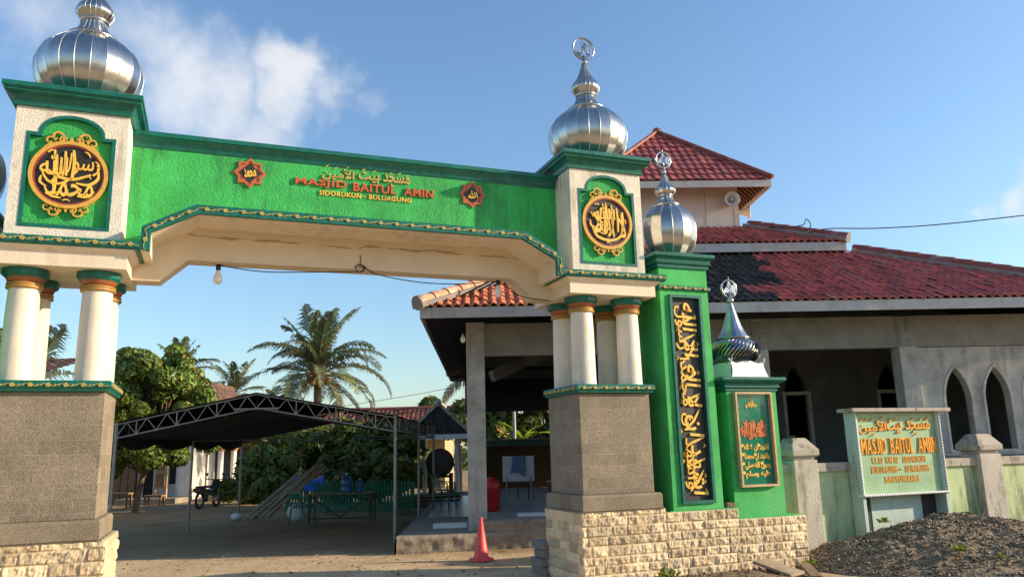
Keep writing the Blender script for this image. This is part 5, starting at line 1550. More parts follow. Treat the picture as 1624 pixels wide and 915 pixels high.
m = MB()
for k in range(7): m.beam((-.3 + k * .035, 20.578, 1.49), (-.28 + k * .035, 20.578, 1.51 - .02 * (k % 2)), .004, .006)
m.build('writing', MT['bluecloth'], o)
m = MB(); V = []; F = []
for j in range(9):
    for i in range(9):
        a = i / 8; b = j / 8
        V.append((-.10 + .33 * a - .05 * b * (a < .3), 20.565 - .03 * abs(math.sin(a * 9 + b * 2)) - .01 * b, 1.565 - .46 * b + .05 * math.sin(a * 5) * b))
for j in range(8):
    for i in range(8):
        F.append((j * 9 + i, j * 9 + i + 1, j * 9 + i + 10, j * 9 + i + 9))
m.add(V, F, True)
tag(m.build('cloth', MT['bluecloth'], None, 'W', (0, 20.56, 1.1), fix=False), 'crumpled blue grey cloth hung over the whiteboard', 'cloth')
o = thing('easel_stool', 'dark wooden stool standing beneath the whiteboard', 'stool', 'W', (.15, 21.2, .48))
m = MB(); m.box(0, .32, 21.05, 21.35, .82, .85); m.build('seat', MT['darkwood'], o)
for (a, b) in ((.02, 21.07), (.30, 21.07), (.02, 21.33), (.30, 21.33)):
    m = MB(); m.beam((a, b, .82), (a, b, .485), .03, .03); m.build('leg', MT['darkwood'], o)
o = thing('cabinet', 'low dark brown cabinet in the veranda beside the right pier', 'cabinet', 'W', (.95, 19.0, .48))
m = MB(); m.box(.72, 1.3, 18.8, 19.3, .486, .95); m.build('case', MT['darkwood'], o, bevel=.006)
m = MB(); m.box(.69, 1.33, 18.77, 19.33, .951, .985); m.build('top', MT['wood'], o)

# ------------------------------------------------------------------ green shed and plants behind the veranda
o = thing('shed', 'dark open shed with a faded green eave beam behind the mosque', 'shed', 'W', (.6, 28.5, 0))
m = MB(); m.box(-1.6, 5, 27.0, 27.08, 1.86, 2.04); m.build('eave_beam', MT['shedgreen'], o)
m = MB(); m.prism([(26.9, 2.05), (26.9, 2.09), (31, 1.95), (31, 1.91)], -1.7, 5.2, 'x')
for k in range(46): m.beam((-1.6 + k * .15, 26.88, 2.105), (-1.6 + k * .15, 31, 1.965), .05, .03)
m.build('roof_sheet', MT['mortar'], o)
m = MB(); m.box(-1.6, 5, 30.5, 30.6, 0, 1.9); m.build('back_wall', MT['void'], o)
for xx in (-1.5, 1.35, 4.8):
    m = MB(); m.box(xx, xx + .1, 27.0, 27.1, 0, 1.86); m.build('post', MT['shedgreen'], o)

def leaves(mb, c, rx, ry, rz, n, size, rnd, col=(1, 1, 1), shell=.35, elong=1.9):
    for _ in range(n):
        while True:
            d = Vector((rnd.uniform(-1, 1), rnd.uniform(-1, 1), rnd.uniform(-1, 1)))
            if .05 < d.length < 1: break
        d = d.normalized() * (d.length ** shell)
        p = Vector((c[0] + d.x * rx, c[1] + d.y * ry, c[2] + d.z * rz))
        nrm_ = (d + Vector((rnd.uniform(-1, 1), rnd.uniform(-1, 1), rnd.uniform(-.4, 1.2)))).normalized()
        t = nrm_.cross(Vector((rnd.uniform(-1, 1), rnd.uniform(-1, 1), rnd.uniform(-1, .2)))).normalized()
        b = nrm_.cross(t)
        s = size * rnd.uniform(.6, 1.35); k = rnd.uniform(.55, 1.5)
        yl_ = rnd.uniform(.85, 1.35)
        if rnd.random() < .035: yl_, k = 2.2, k * 1.3
        s *= rnd.choice((.7, 1, 1, 1.25))
        mb.add([p - t * s * elong * .5, p + b * s * .42 + nrm_ * s * .1, p + t * s * elong * .5, p - b * s * .42 + nrm_ * s * .1], [(0, 1, 2, 3)], False, (col[0] * k * yl_, col[1] * k, col[2] * k))
def tree(base, trunk_h, clumps, label, n, size, seed, rt_=.16, cat='tree', group=None, col=(1, 1, 1), lean=(0, 0), frame='W'):
    rnd = random.Random(seed)
    o = thing('tree' if cat == 'tree' else 'shrub', label, cat, frame, base, group)
    B = Vector(base)
    m = MB()
    top = B + Vector((lean[0], lean[1], trunk_h))
    mid = B.lerp(top, .5) + Vector((rnd.uniform(-.12, .12), rnd.uniform(-.1, .1), 0))
    m.tube(catmull([tuple(B - Vector((0, 0, .1))), tuple(B + Vector((0, 0, .2))), tuple(mid), tuple(top)], 4), [rt_ * 1.7] + [rt_ * (1.25 - .6 * i / 12) for i in range(12)], 9)
    for c in clumps:
        e = Vector(c[:3])
        s_ = B.lerp(top, rnd.uniform(.6, 1.0))
        md = s_.lerp(e, .5) + Vector((rnd.uniform(-.15, .15), rnd.uniform(-.15, .15), rnd.uniform(0, .25)))
        m.tube(catmull([tuple(s_), tuple(md), tuple(e)], 3), [rt_ * .5 * (1 - .8 * i / 6) for i in range(7)], 6)
    m.build('trunk', MT['trunk'], o, fix=False)
    m = MB()
    tot = sum(c[3] * c[4] * c[5] for c in clumps) or 1
    for c in clumps:
        k = rnd.uniform(.8, 1.2)
        nn = max(30, int(n * (c[3] * c[4] * c[5]) / tot))
        leaves(m, c[:3], c[3], c[4], c[5], nn, size, rnd, tuple(q * k for q in col))
    m.build('crown', MT['leaf'], o, fix=False)
    return o
rnd = random.Random(77)
def clump_cloud(c, R3, n, r, seed):
    rr = random.Random(seed); out = []
    for _ in range(n):
        while True:
            d = Vector((rr.uniform(-1, 1), rr.uniform(-1, 1), rr.uniform(-1, 1)))
            if d.length < 1: break
        q = rr.uniform(.65, 1.25) * r
        out.append((c[0] + d.x * R3[0], c[1] + d.y * R3[1], c[2] + d.z * R3[2], q, q, q * .8))
    return out
# mango tree by the left house
tree((-12.75, 27.0, 0), 1.9, clump_cloud((-12.5, 27.0, 3.85), (1.8, 1.5, 1.75), 96, .40, 1) + [(-13.4, 26.6, 1.9, .6, .6, .45), (-12.4, 26.4, 2.0, .5, .5, .35), (-11.6, 26.8, 2.1, .55, .5, .4), (-10.9, 27.0, 2.5, .5, .5, .4), (-14.2, 27, 2.6, .7, .6, .5), (-11.0, 27.2, 3.2, .55, .5, .45), (-13.6, 26.8, 1.5, .45, .4, .4), (-12.0, 26.2, 1.75, .5, .4, .35), (-11.3, 26.6, 1.8, .45, .4, .35), (-13.9, 27.4, 2.2, .6, .5, .5), (-10.6, 27.4, 2.2, .45, .4, .3)],
     'dense round leafy tree left of the tent in front of the house', 36000, .105, 21, .10, lean=(.35, 0), col=(1.1, 1.2, 1.05))
# ripe yellow leaf / fruit
def palm(base, h, nf, L, label, seed, lean=(0, 0), nuts=False, group='coconut palms', droop=1.0, yellow=.15, rt_=.17, lw=.055):
    rnd = random.Random(seed)
    o = thing('coconut_palm', label, 'palm tree', 'W', base, group)
    B = Vector(base); T = B + Vector((lean[0], lean[1], h))
    m = MB()
    pts = catmull([tuple(B), tuple(B.lerp(T, .35) + Vector((-lean[0] * .15, 0, 0))), tuple(B.lerp(T, .7)), tuple(T)], 8)
    m.tube(pts, [rt_ * (1.25 - .45 * i / len(pts)) * (1 + .06 * (i % 2)) for i in range(len(pts))], 10)
    m.build('trunk', MT['palmtrunk'], o, fix=False)
    lf = MB(); rc = MB()
    for k in range(nf):
        az = 2.39996 * k + rnd.uniform(-.25, .25)
        q = k / nf
        e0 = R(86) - (q ** 1.25) * R(112) + rnd.uniform(-.12, .12)
        LL = L * rnd.uniform(.85, 1.1) * (1 - .10 * (q < .15))
        d = Vector((math.cos(az), math.sin(az), 0))
        P = []; p_ = T.copy(); e = e0; dk_ = rnd.uniform(.65, 1.5)
        sw = rnd.uniform(-.06, .06)
        ns = 14
        for i in range(ns + 1):
            P.append(p_.copy())
            p_ = p_ + (d * math.cos(e) + Vector((0, 0, math.sin(e)))) * (LL / ns)
            d = (d + Vector((-d.y, d.x, 0)) * sw).normalized()
            e -= dk_ * droop * R(6.2) * (.5 + i / ns) * (1.1 - .65 * (q < .3))
            e = max(e, R(-80))
        rc.tube([tuple(a) for a in P], [.03 * (1 - .85 * i / ns) for i in range(ns + 1)], 5)
        dry = rnd.random() < yellow and q > .45
        tw = rnd.uniform(-.8, .8); gap = rnd.uniform(.3, .9) if rnd.random() < .5 else 2
        sd0 = Vector((-d.y, d.x, 0))
        nl = 46
        for i in range(nl):
            t = .14 + .86 * i / nl
            f_ = t * ns; a = int(min(f_, ns - 1)); pos = P[a].lerp(P[a + 1], f_ - a)
            tan = (P[a + 1] - P[a]).normalized()
            upn = sd0.cross(tan).normalized()
            if upn.z < 0: upn = -upn
            ll = LL * .25 * math.sin(PI * min(1, .12 + t * .9)) ** .6 * rnd.uniform(.85, 1.1)
            if abs(t - gap) < .04: continue
            for s_ in (-1, 1):
                if rnd.random() < .07: continue
                dirv = (sd0 * s_ * .85 + tan * .75 + upn * (.22 + tw * s_ * .3)).normalized()
                p1 = pos + dirv * ll * .5
                d2 = (dirv + Vector((0, 0, -1.05 * rnd.uniform(.4, 1.6)))).normalized()
                p2 = p1 + d2 * ll * .5
                wv = tan * lw * .5
                c = rnd.uniform(.7, 1.35)
                col = (c * 2.6, c * 2.0, c * 1.3) if dry else (c * (1 + .3 * q), c, c)
                lf.add([pos - wv, pos + wv, p1 + wv, p1 - wv], [(0, 1, 2, 3)], False, col)
                lf.add([p1 - wv, p1 + wv, p2], [(0, 1, 2)], False, col)
    rc.build('frond_stem', MT['palmtrunk'], o, fix=False)
    lf.build('fronds', MT['palmleaf'], o, fix=False)
    if nuts:
        for k in range(13):
            a = rnd.uniform(0, 2 * PI); r = rnd.uniform(.3, .62)
            n_ = MB(); c = T + Vector((r * math.cos(a), r * math.sin(a) - .2, rnd.uniform(-.45, .15)))
            n_.sphere(c, .13, .13, .16, 10, 7); n_.build('coconut', MT['coconut'], o)
    return o
palm((-8.4, 34.0, 0), 5.1, 40, 3.7, 'large coconut palm with orange nuts rising behind the tent', 4, (-.15, 0), True, yellow=.25)
palm((-17.6, 50, 0), 5.6, 16, 3.0, 'smaller pale palm just left of the large coconut palm', 9, (-.2, 0))
palm((-19.3, 45, 0), 6.4, 18, 2.6, 'palm crown showing over the round leafy tree', 12)
palm((-19.2, 31, 0), 4.6, 18, 3.0, 'palm seen between the columns of the left gate pier', 14, yellow=.0)
palm((-22.6, 32, 0), 6.6, 18, 2.6, 'palm at the left picture edge behind the left gate pier', 16)
palm((-1.2, 40, 0), 5.6, 20, 3.2, 'palm half hidden behind the left eave of the mosque', 18)

# ------------------------------------------------------------------ party tent
TX0, TX1, TY = -7.92, -2.38, (15.72, 19.5, 23.0)
tn = thing('party_tent', 'black cloth party tent on steel trusses and poles in the yard', 'tent', 'W', ((TX0 + TX1) / 2, 19, 0))
XC = (TX0 + TX1) / 2
def eave(y): return 2.20
m = MB()
for X in (TX0, TX1):
    for Y in TY:
        m_ = MB(); m_.tube([(X, Y, 0), (X, Y, 2.45)], .032, 10); m_.build('pole', MT['galv'], tn)
def truss(mb, a, b, h, n, r=.02):
    a = Vector(a); b = Vector(b); U = Vector((0, 0, h))
    mb.tube([a, b], r, 6); mb.tube([a + U, b + U], r, 6)
    for i in range(n):
        p0 = a.lerp(b, i / n); p1 = a.lerp(b, (i + .5) / n); p2 = a.lerp(b, (i + 1) / n)
        mb.tube([p0, p1 + U], r * .6, 5); mb.tube([p1 + U, p2], r * .6, 5)
        if i % 2 == 0: mb.tube([p2, p2 + U], r * .8, 5)
for Y in TY:
    m_ = MB()
    truss(m_, (TX0, Y, 2.13), (XC, Y, 2.66), .27, 7, .017); truss(m_, (TX1, Y, 2.13), (XC, Y, 2.66), .27, 7, .017)
    m_.tube([(XC - .45, Y - .02, 2.64), (XC + .45, Y - .02, 2.64)], .022, 6)
    m_.build('gable_truss', MT['galv'], tn)
for X in (TX0, TX1):
    m_ = MB(); truss(m_, (X, TY[0], 2.15), (X, TY[2], 2.15), .25, 14, .018); m_.build('side_truss', MT['galv'], tn)
m_ = MB()
for t in (.25, .5, .75):
    for sg_ in (-1, 1):
        X = XC + sg_ * t * (TX1 - XC); z = 2.66 - .53 * t
        m_.tube([(X, TY[0], z), (X, TY[2], z)], .015, 5)
m_.tube([(TX0, TY[1], 2.12), (TX1, TY[1], 2.12)], .014, 5); m_.tube([(TX0, TY[2], 2.12), (TX1, TY[2], 2.12)], .014, 5)
m_.build('purlin', MT['galv'], tn)
m = MB(); V = []; F = []
nx, ny = 40, 24
for j in range(ny + 1):
    for i in range(nx + 1):
        t = i / nx * 2 - 1; s_ = j / ny
        X = XC + t * (TX1 - XC + .05); Y = TY[0] - .05 + s_ * (TY[2] - TY[0] + .1)
        z = 2.965 - .535 * abs(t)
        V.append((X, Y, z + .01 * math.sin(i * 2.1) * math.sin(j)))
for j in range(ny):
    for i in range(nx):
        a = j * (nx + 1) + i; F.append((a, a + 1, a + nx + 2, a + nx + 1))
m.add(V, F, True)
m.build('roof_cloth', MT['tent'], tn, fix=False)
m = MB(); V = []; F = []
for j in range(ny + 1):       # inner lining, hung a little below the purlins
    for i in range(nx + 1):
        t = i / nx * 2 - 1; s_ = j / ny
        X = XC + t * (TX1 - XC - .02); Y = TY[0] + .12 + s_ * (TY[2] - TY[0] - .1)
        V.append((X, Y, 2.63 - .50 * abs(t) - .05 * abs(math.sin(PI * 3 * s_)) * (1 - t * t)))
for j in range(ny):
    for i in range(nx):
        a = j * (nx + 1) + i; F.append((a, a + 1, a + nx + 2, a + nx + 1))
m.add(V, F, True)
V = []; F = []
for i in range(61):           # scalloped valance along the left eave
    Y = TY[0] + .15 + (TY[2] - TY[0]) * i / 60
    sag = .10 + .13 * abs(math.sin(PI * (Y - TY[0]) / 1.83))
    V += [(TX0 - .01, Y, 2.42), (TX0 - .02 + .02 * math.sin(i), Y, 2.13 - sag)]
for i in range(60): F.append((2 * i, 2 * i + 2, 2 * i + 3, 2 * i + 1))
m.add(V, F, True)
m.build('inner_lining', MT['tent'], tn, fix=False)

# ------------------------------------------------------------------ table, chairs, bottles, fence, planks
o = thing('table', 'long dark table with a pale top in front of the green picket fence', 'table', 'W', (-4.6, 21.3, 0))
m = MB(); m.box(-5.45, -3.75, 20.95, 21.6, .70, .735); m.build('table_top', MT['wood'], o)
for (a, b) in ((-5.4, 21.0), (-3.8, 21.0), (-5.4, 21.55), (-3.8, 21.55)):
    m = MB(); m.beam((a, b, 0), (a, b, .70), .045, .045); m.build('leg', MT['darkwood'], o)
m = MB(); m.beam((-5.38, 21.0, .1), (-3.82, 21.0, .1), .03, .03); m.beam((-5.38, 21.0, .66), (-4.6, 21.0, .12), .03, .03); m.beam((-3.82, 21.0, .66), (-4.6, 21.0, .12), .03, .03); m.build('brace', MT['darkwood'], o)
def bottle(x_, y_, s, label):
    o = thing('water_bottle', label, 'water bottle', 'W', (x_, y_, .737), 'bottles on the long table')
    m = MB(); m.lathe([(.125 * s, 0), (.135 * s, .02), (.135 * s, .12 * s), (.128 * s, .13 * s), (.135 * s, .14 * s), (.135 * s, .30 * s), (.11 * s, .36 * s), (.035 * s, .41 * s), (.035 * s, .44 * s)], (x_, y_, .737), 20); m.build('bottle', MT['bluejug'], o)
    m = MB(); m.lathe([(.04 * s, .435 * s), (.04 * s, .475 * s), (.0, .48 * s)], (x_, y_, .737), 14); m.build('cap', MT['white'], o)
bottle(-4.50, 21.25, 1.05, 'large blue water bottle standing on the long table')
bottle(-4.17, 21.35, .72, 'smaller pale bottle to the right of the large blue one')
m = MB(); m.box(-5.35, -5.05, 21.1, 21.4, .737, .80)
def chair(x_, y_, z_, rz, label):
    o = thing('plastic_chair', label, 'chair', 'W', (x_, y_, z_), 'green plastic chairs in the yard')
    M_ = Matrix.Translation((x_, y_, z_)) @ Matrix.Rotation(rz, 4, 'Z')
    def bp(mb, name):
        mb.v = [tuple(M_ @ Vector(q)) for q in mb.v]; mb.build(name, MT['plasticgreen'], o)
    m = MB(); m.box(-.22, .22, -.22, .2, .42, .45); bp(m, 'seat')
    m = MB()
    for k in range(5): m.beam((-.18 + k * .09, .2, .45), (-.2 + k * .1, .30, .80), .035, .015)
    m.beam((-.24, .31, .82), (.24, .31, .82), .03, .07); bp(m, 'backrest')
    for (a, b) in ((-.2, -.2), (.2, -.2), (-.2, .18), (.2, .18)):
        m = MB(); m.beam((a, b, .42), (a * 1.2, b * 1.25, 0), .04, .04); bp(m, 'leg')
    for s_ in (-1, 1):
        m = MB(); m.beam((s_ * .24, -.2, .62), (s_ * .25, .27, .66), .04, .025); m.beam((s_ * .23, -.2, .42), (s_ * .24, -.2, .62), .035, .03); bp(m, 'armrest')
chair(-5.45, 20.5, 0, 2.6, 'green plastic chair at the left end of the long table')
chair(-1.95, 21.6, .28, 1.2, 'green plastic chair on the veranda edge in front of the drum')
o = thing('picket_fence', 'green painted wooden picket fence behind the long table', 'fence', 'W', (-5.2, 24, 0))
m = MB()
for k in range(40):
    xx = -6.95 + k * .10; yy = 24.3 - .27 * k * .1; hh = .95 + .04 * math.sin(k * 2.7)
    m.prism([(xx - .03, .05), (xx + .03, .05), (xx + .03, hh - .05), (xx, hh), (xx - .03, hh - .05)], yy, yy + .02, 'y')
m.build('pickets', MT['fencegreen'], o)
m = MB()
for z in (.28, .72): m.beam((-6.95, 24.34, z), (-3.0, 23.28, z), .03, .06)
for k in range(4): m.beam((-6.9 + 1.3 * k, 24.34 - .35 * k, 0), (-6.9 + 1.3 * k, 24.34 - .35 * k, .9), .06, .06)
m.build('rails', MT['fencegreen'], o)
rn = random.Random(3)
for k in range(9):
    m = MB(); x0 = -7.45 + k * .085; y0 = 22.1 + rn.uniform(-.1, .1)
    m.beam((x0, y0, .03 + .01 * k), (x0 + 1.35 + rn.uniform(-.15, .1), y0 + .9, 1.42 + rn.uniform(-.2, .08)), .11, .025, (0, -.6, .8))
    tag(m.build('plank', MT['palewood'], None, 'W', (x0, y0, 0)), 'long dry plank in the leaning stack left of the green picket fence', 'plank', 'planks leaning left of the picket fence')
m = MB(); V = []; F = []
for j in range(9):
    for i in range(13):
        a = i / 12; b = j / 8
        V.append((-6.75 + .95 * a, 24.0 + .5 * b, .95 + .12 * math.sin(a * 7 + b) * .5 + .10 * math.sin(b * PI) - .22 * (b < .15) * 1))
for j in range(8):
    for i in range(12): F.append((j * 13 + i, j * 13 + i + 1, j * 13 + i + 14, j * 13 + i + 13))
m.add(V, F, True)
tag(m.build('tarpaulin', MT['bluetarp'], None, 'W', (-6.3, 24.2, .9), fix=False), 'bright blue tarpaulin bundled over the left end of the picket fence', 'tarpaulin')
for k in range(7):
    m = MB(); yy = 23.3 + k * .16; m.beam((-3.55, yy, .12 + .05 * k), (-1.7, yy + rn.uniform(-.4, .4), .16 + .055 * k), .09, .05)
    tag(m.build('timber', MT['darkwood'] if k % 2 else MT['wood'], None, 'W', (-2.6, yy, 0)), 'scrap timber lying in the heap beside the right tent poles', 'timber', 'scrap timber beside the right tent poles')
m = MB(); m.sphere((-7.85, 22.6, .09), .16, .12, .10, 10, 6)
tag(m.build('plastic_bag', MT['white'], None, 'W', (-7.85, 22.6, 0)), 'small white plastic bag on the ground by the leaning planks', 'bag')
m = MB(); m.sphere((-5.95, 21.9, .22), .30, .2, .24, 10, 6)
tag(m.build('sack', MT['paper'], None, 'W', (-5.95, 21.9, 0)), 'pale grey sack slumped by the green chair and table', 'sack')

# ------------------------------------------------------------------ drum pavilion
o = thing('pavilion', 'small pavilion with a dark tiled gable roof and white post left of the mosque', 'pavilion', 'W', (-2.5, 27.6, 0))
m = MB(); m.prism([(-3.55, 2.30), (-1.6, 2.30), (-1.6, 2.36), (-2.63, 3.26), (-3.62, 2.36)], 27.0, 27.05, 'y')
m.v = m.v
dk = MB()
for r in range(8):
    z0 = 2.36 + r * .11; hw_2 = .98 * (1 - (r) / 8.2)
    for k in range(int(hw_2 * 2 / .14)):
        xx = -2.62 - hw_2 + k * .14
        dk.beam((xx + .07, 26.98 - .02, z0 + .05), (xx + .07, 26.96, z0 + .16), .135, .02, (0, -1, 0), (lin((60, 50, 46)) if (k + r) % 3 else lin((42, 36, 34))))
gb = m.build('gable', MT['void'], o); dk.build('hung_tiles', MT['oldtile'], gb)
m = MB(); m.box(-3.6, -1.55, 26.9, 27.0, 2.14, 2.30); m.box(-1.65, -1.55, 27.0, 29.0, 2.14, 2.28); m.build('fascia_board', MT['white'], o)
def slope_tiles(mb, O, e, s, L, rows, tw, tl, c0, seed, ns=3):
    rr = random.Random(seed)
    def cf(i, r, a, b):
        q = random.Random(i * 31 + r * 977 + seed).random(); k = .55 + .85 * q
        return (c0[0] * k, c0[1] * k, c0[2] * k)
    tiles(mb, O, e, s, L, rows, lambda b: 0, lambda b: L, tw, tl, .02, .025, cf, ns, seed)
OLD = lin((128, 74, 56)); OLDD = lin((96, 70, 58))
m = MB()
slope_tiles(m, (-3.75, 29.2, 2.28), (0, -1, 0), (1.12, 0, 1.0), 2.25, 6, .2, .26, OLDD, 1); slope_tiles(m, (-1.5, 26.95, 2.28), (0, 1, 0), (-1.12, 0, 1.0), 2.25, 6, .2, .26, OLDD, 2)
rf = m.build('roof_slope', MT['oldtile'], o, fix=False)
m = MB(); m.tube([(-2.62, 26.85, 3.34), (-2.62, 29.2, 3.34)], .1, 10); m.sphere((-2.62, 26.84, 3.34), .13, .1, .13)
for s_ in (-1, 1): m.beam((-2.62 + s_ * .03, 26.92, 3.32), (-2.62 + s_ * 1.1, 26.92, 2.32), .06, .10)
m.build('ridge_cap', MT['capstone'], rf)
for (xx, yy) in ((-2.02, 27.3), (-3.3, 28.8), (-2.02, 28.8)):
    m = MB(); m.tube([(xx, yy, .3), (xx, yy, 2.2)], .075, 12); m.build('post', MT['white'], o)
m = MB(); m.box(-3.5, -1.6, 27.1, 29, 0, .32); m.build('plinth', MT['concrete'], o)
dr = thing('drum', 'large round mosque drum hanging beneath the small pavilion', 'drum', 'W', (-2.62, 27.6, .35))
m = MB(); m.v = []
def ylathe(mb, prof, c, n=32):
    V = []; F = []
    for (r, y) in prof:
        for k in range(n):
            a = 2 * PI * k / n; V.append((c[0] + r * math.cos(a), c[1] + y, c[2] + r * math.sin(a)))
    for i in range(len(prof) - 1):
        for k in range(n): F.append((i * n + k, i * n + (k + 1) % n, (i + 1) * n + (k + 1) % n, (i + 1) * n + k))
    mb.add(V, F, True)
ylathe(m, [(.40, -.35), (.47, -.33), (.48, -.2), (.45, .3), (.40, .5)], (-2.62, 27.65, 1.36)); m.build('barrel', MT['darkwood'], dr)
m = MB(); ylathe(m, [(0, -.36), (.40, -.36), (.42, -.34)], (-2.62, 27.65, 1.36)); m.build('skin', MT['drumskin'], dr)
m = MB()
for s_ in (-1, 1):
    m.beam((-2.62 + s_ * .35, 27.5, .3), (-2.62 + s_ * .35, 27.5, 1.0), .1, .1); m.beam((-2.62 + s_ * .35, 28.0, .3), (-2.62 + s_ * .35, 28.0, 1.0), .1, .1)
m.beam((-3.0, 27.5, .9), (-2.25, 27.5, .9), .1, .08); m.build('stand', MT['darkwood'], dr)

# ------------------------------------------------------------------ houses beyond the yard
o = thing('house', 'house with a long red brown tiled roof and ochre wall behind the tent', 'house', 'W', (-7, 42, 0))
m = MB(); m.box(-11.6, -3.6, 40.4, 46, 0, 2.5); m.build('wall', MT['houseyellow'], o)
m = MB(); slope_tiles(m, (-12.2, 39.6, 2.28), (1, 0, 0), (0, 1, .62), 9.1, 11, .24, .30, OLD, 5, 4); m.build('roof', MT['oldtile'], o, fix=False)
m = MB(); m.tube([(-12.2, 42.45, 4.04), (-3.1, 42.45, 4.04)], .12, 8); m.build('ridge_cap', MT['ridge_red'], o)
m = MB(); m.box(-9.6, -8.8, 40.36, 40.399, .9, 2.0); m.build('window', MT['glass'], o)
o = thing('house', 'grey walled house with a low brown tiled roof behind the white porch columns', 'house', 'W', (-14, 46, 0))
m = MB(); m.box(-18, -11.8, 42.4, 47, 0, 2.3); m.build('wall', MT['housewall'], o)
m = MB(); slope_tiles(m, (-18.6, 41.6, 2.2), (1, 0, 0), (0, 1, .55), 7.2, 9, .24, .3, OLDD, 6, 3); m.build('roof', MT['oldtile'], o, fix=False)
m = MB(); m.box(-13.6, -12.9, 42.36, 42.399, .6, 1.8); m.build('window', MT['glass'], o)
o = thing('house', 'white fronted house with dark doorway left of the tent', 'house', 'W', (-14.5, 35, 0))
m = MB(); m.box(-15.75, -13.95, 33.3, 37, 0, 3.0); wl = m.build('wall', MT['housewhite'], o)
m = MB(); m.box(-15.45, -15.05, 33.26, 33.299, .2, 2.2); m.build('doorway', MT['glass'], o)
m = MB(); m.box(-15.6, -15.47, 33.2, 33.298, .2, 2.3); m.box(-15.03, -14.9, 33.2, 33.298, .2, 2.3); m.build('door_frame', MT['white'], o)
m = MB(); m.box(-14.4, -14.15, 33.26, 33.299, .7, 2.2); m.build('window', MT['glass'], o)
m = MB(); m.box(-14.56, -14.44, 33.2, 33.298, .2, 2.4); m.box(-14.1, -13.97, 33.2, 33.298, .2, 2.4); m.build('pilaster', MT['white'], o)
m = MB(); slope_tiles(m, (-16.2, 32.4, 2.75), (1, 0, 0), (0, 1, .6), 2.7, 9, .24, .3, OLDD, 8, 3); m.build('roof', MT['oldtile'], o, fix=False)
m = MB(); m.box(-15.8, -13.4, 31.6, 33.25, 0, .2); m.build('porch_step', MT['floorslab'], o)
m = MB(); m.prism([(-19, 4.3), (-15.9, 4.3), (-15.9, 4.7), (-16.3, 5.6)], 39.2, 45, 'y'); m.box(-20, -16.2, 39.3, 45, 0, 4.3)
gh = m.build('gable_wall', MT['darkwood'], o)
m = MB(); slope_tiles(m, (-15.75, 38.9, 4.6), (0, 1, 0), (-.5, 0, 1.1), 6.4, 4, .24, .3, OLDD, 9, 3); m.build('upper_roof', MT['oldtile'], o, fix=False)
o = thing('timber_shed', 'brown timber shed wall beside the white fronted house', 'shed', 'W', (-16.8, 33.5, 0))
m = MB(); m.box(-19.5, -15.80, 33.2, 36, 0, 2.6); m.build('wall', MT['wood'], o)
m = MB()
for k in range(13): m.box(-19.4 + k * .3, -19.385 + k * .3, 33.185, 33.199, 0, 2.6)
m.build('board_joint', MT['darkwood'], o)
m = MB(); slope_tiles(m, (-20, 32.5, 2.5), (1, 0, 0), (0, 1, .5), 4.15, 8, .24, .3, OLDD, 11, 3); m.build('roof', MT['oldtile'], o, fix=False)
o = thing('porch', 'three white round porch columns with ochre capitals beside the shrubs', 'porch', 'W', (-13.3, 36, 0))
for xx, yy in ((-13.72, 36), (-13.32, 36), (-12.95, 36.6)):
    m = MB(); m.lathe([(.15, .2), (.12, .3), (.12, 2.05)], (xx, yy, 0), 16); c = m.build('column', MT['white'], o)
    m = MB(); m.lathe([(.13, 2.0), (.2, 2.1), (.22, 2.2), (.22, 2.3)], (xx, yy, 0), 12); m.build('capital', MT['ridge'], c)
m = MB(); m.box(-14.1, -12.6, 35.6, 37.2, 0, .2); m.build('plinth', MT['floorslab'], o)
m = MB(); m.box(-14.0, -12.7, 35.8, 36.9, 2.301, 2.42); m.build('lintel', MT['housewhite'], o)
o = thing('house', 'brown tiled house corner at the left picture edge behind the gate columns', 'house', 'W', (-16, 21.5, 0))
m = MB(); m.box(-20, -13.6, 21.2, 26, 0, 3.7); m.build('wall', MT['houseyellow'], o)
m = MB(); slope_tiles(m, (-20.5, 20.4, 3.75), (1, 0, 0), (0, 1, .28), 7.35, 14, .24, .3, OLDD, 13, 3); m.build('roof', MT['oldtile'], o, fix=False)
m = MB(); m.box(-20.5, -13.15, 20.4, 20.44, 3.62, 3.80); m.build('fascia_board', MT['darkwood'], o)
o = thing('carved_door_panel', 'carved wooden door panel on legs standing outside the white house', 'panel', 'W', (-14.0, 32, .2))
m = MB(); m.box(-14.45, -13.95, 32.0, 32.06, .55, 1.85); pq = m.build('panel', MT['woodframe'], o)
m = MB(); m.box(-14.37, -14.03, 31.97, 31.999, 1.3, 1.75); m.box(-14.37, -14.03, 31.97, 31.999, .65, 1.15); m.build('carving', MT['wood'], pq)
for xx in (-14.42, -13.98):
    m = MB(); m.box(xx - .04, xx + .04, 31.98, 32.08, .2, .55); m.build('leg', MT['woodframe'], o)
def bench(x_, y_, w, h, label):
    o = thing('wooden_bench', label, 'bench', 'W', (x_, y_, 0), 'rough wooden benches')
    m = MB(); m.box(x_ - w / 2, x_ + w / 2, y_ - .2, y_ + .2, h - .06, h); m.build('seat', MT['wood'], o)
    for (a, b) in ((-1, -1), (1, -1), (-1, 1), (1, 1)):
        m = MB(); m.box(x_ + a * (w / 2 - .06) - .03, x_ + a * (w / 2 - .06) + .03, y_ + b * .15 - .03, y_ + b * .15 + .03, 0, h - .06); m.build('leg', MT['wood'], o)
bench(-14.6, 29.3, 1.1, .55, 'rough wooden bench under the round leafy tree')
bench(-13.9, 30.9, .7, .38, 'low wooden bench by the step of the white house')

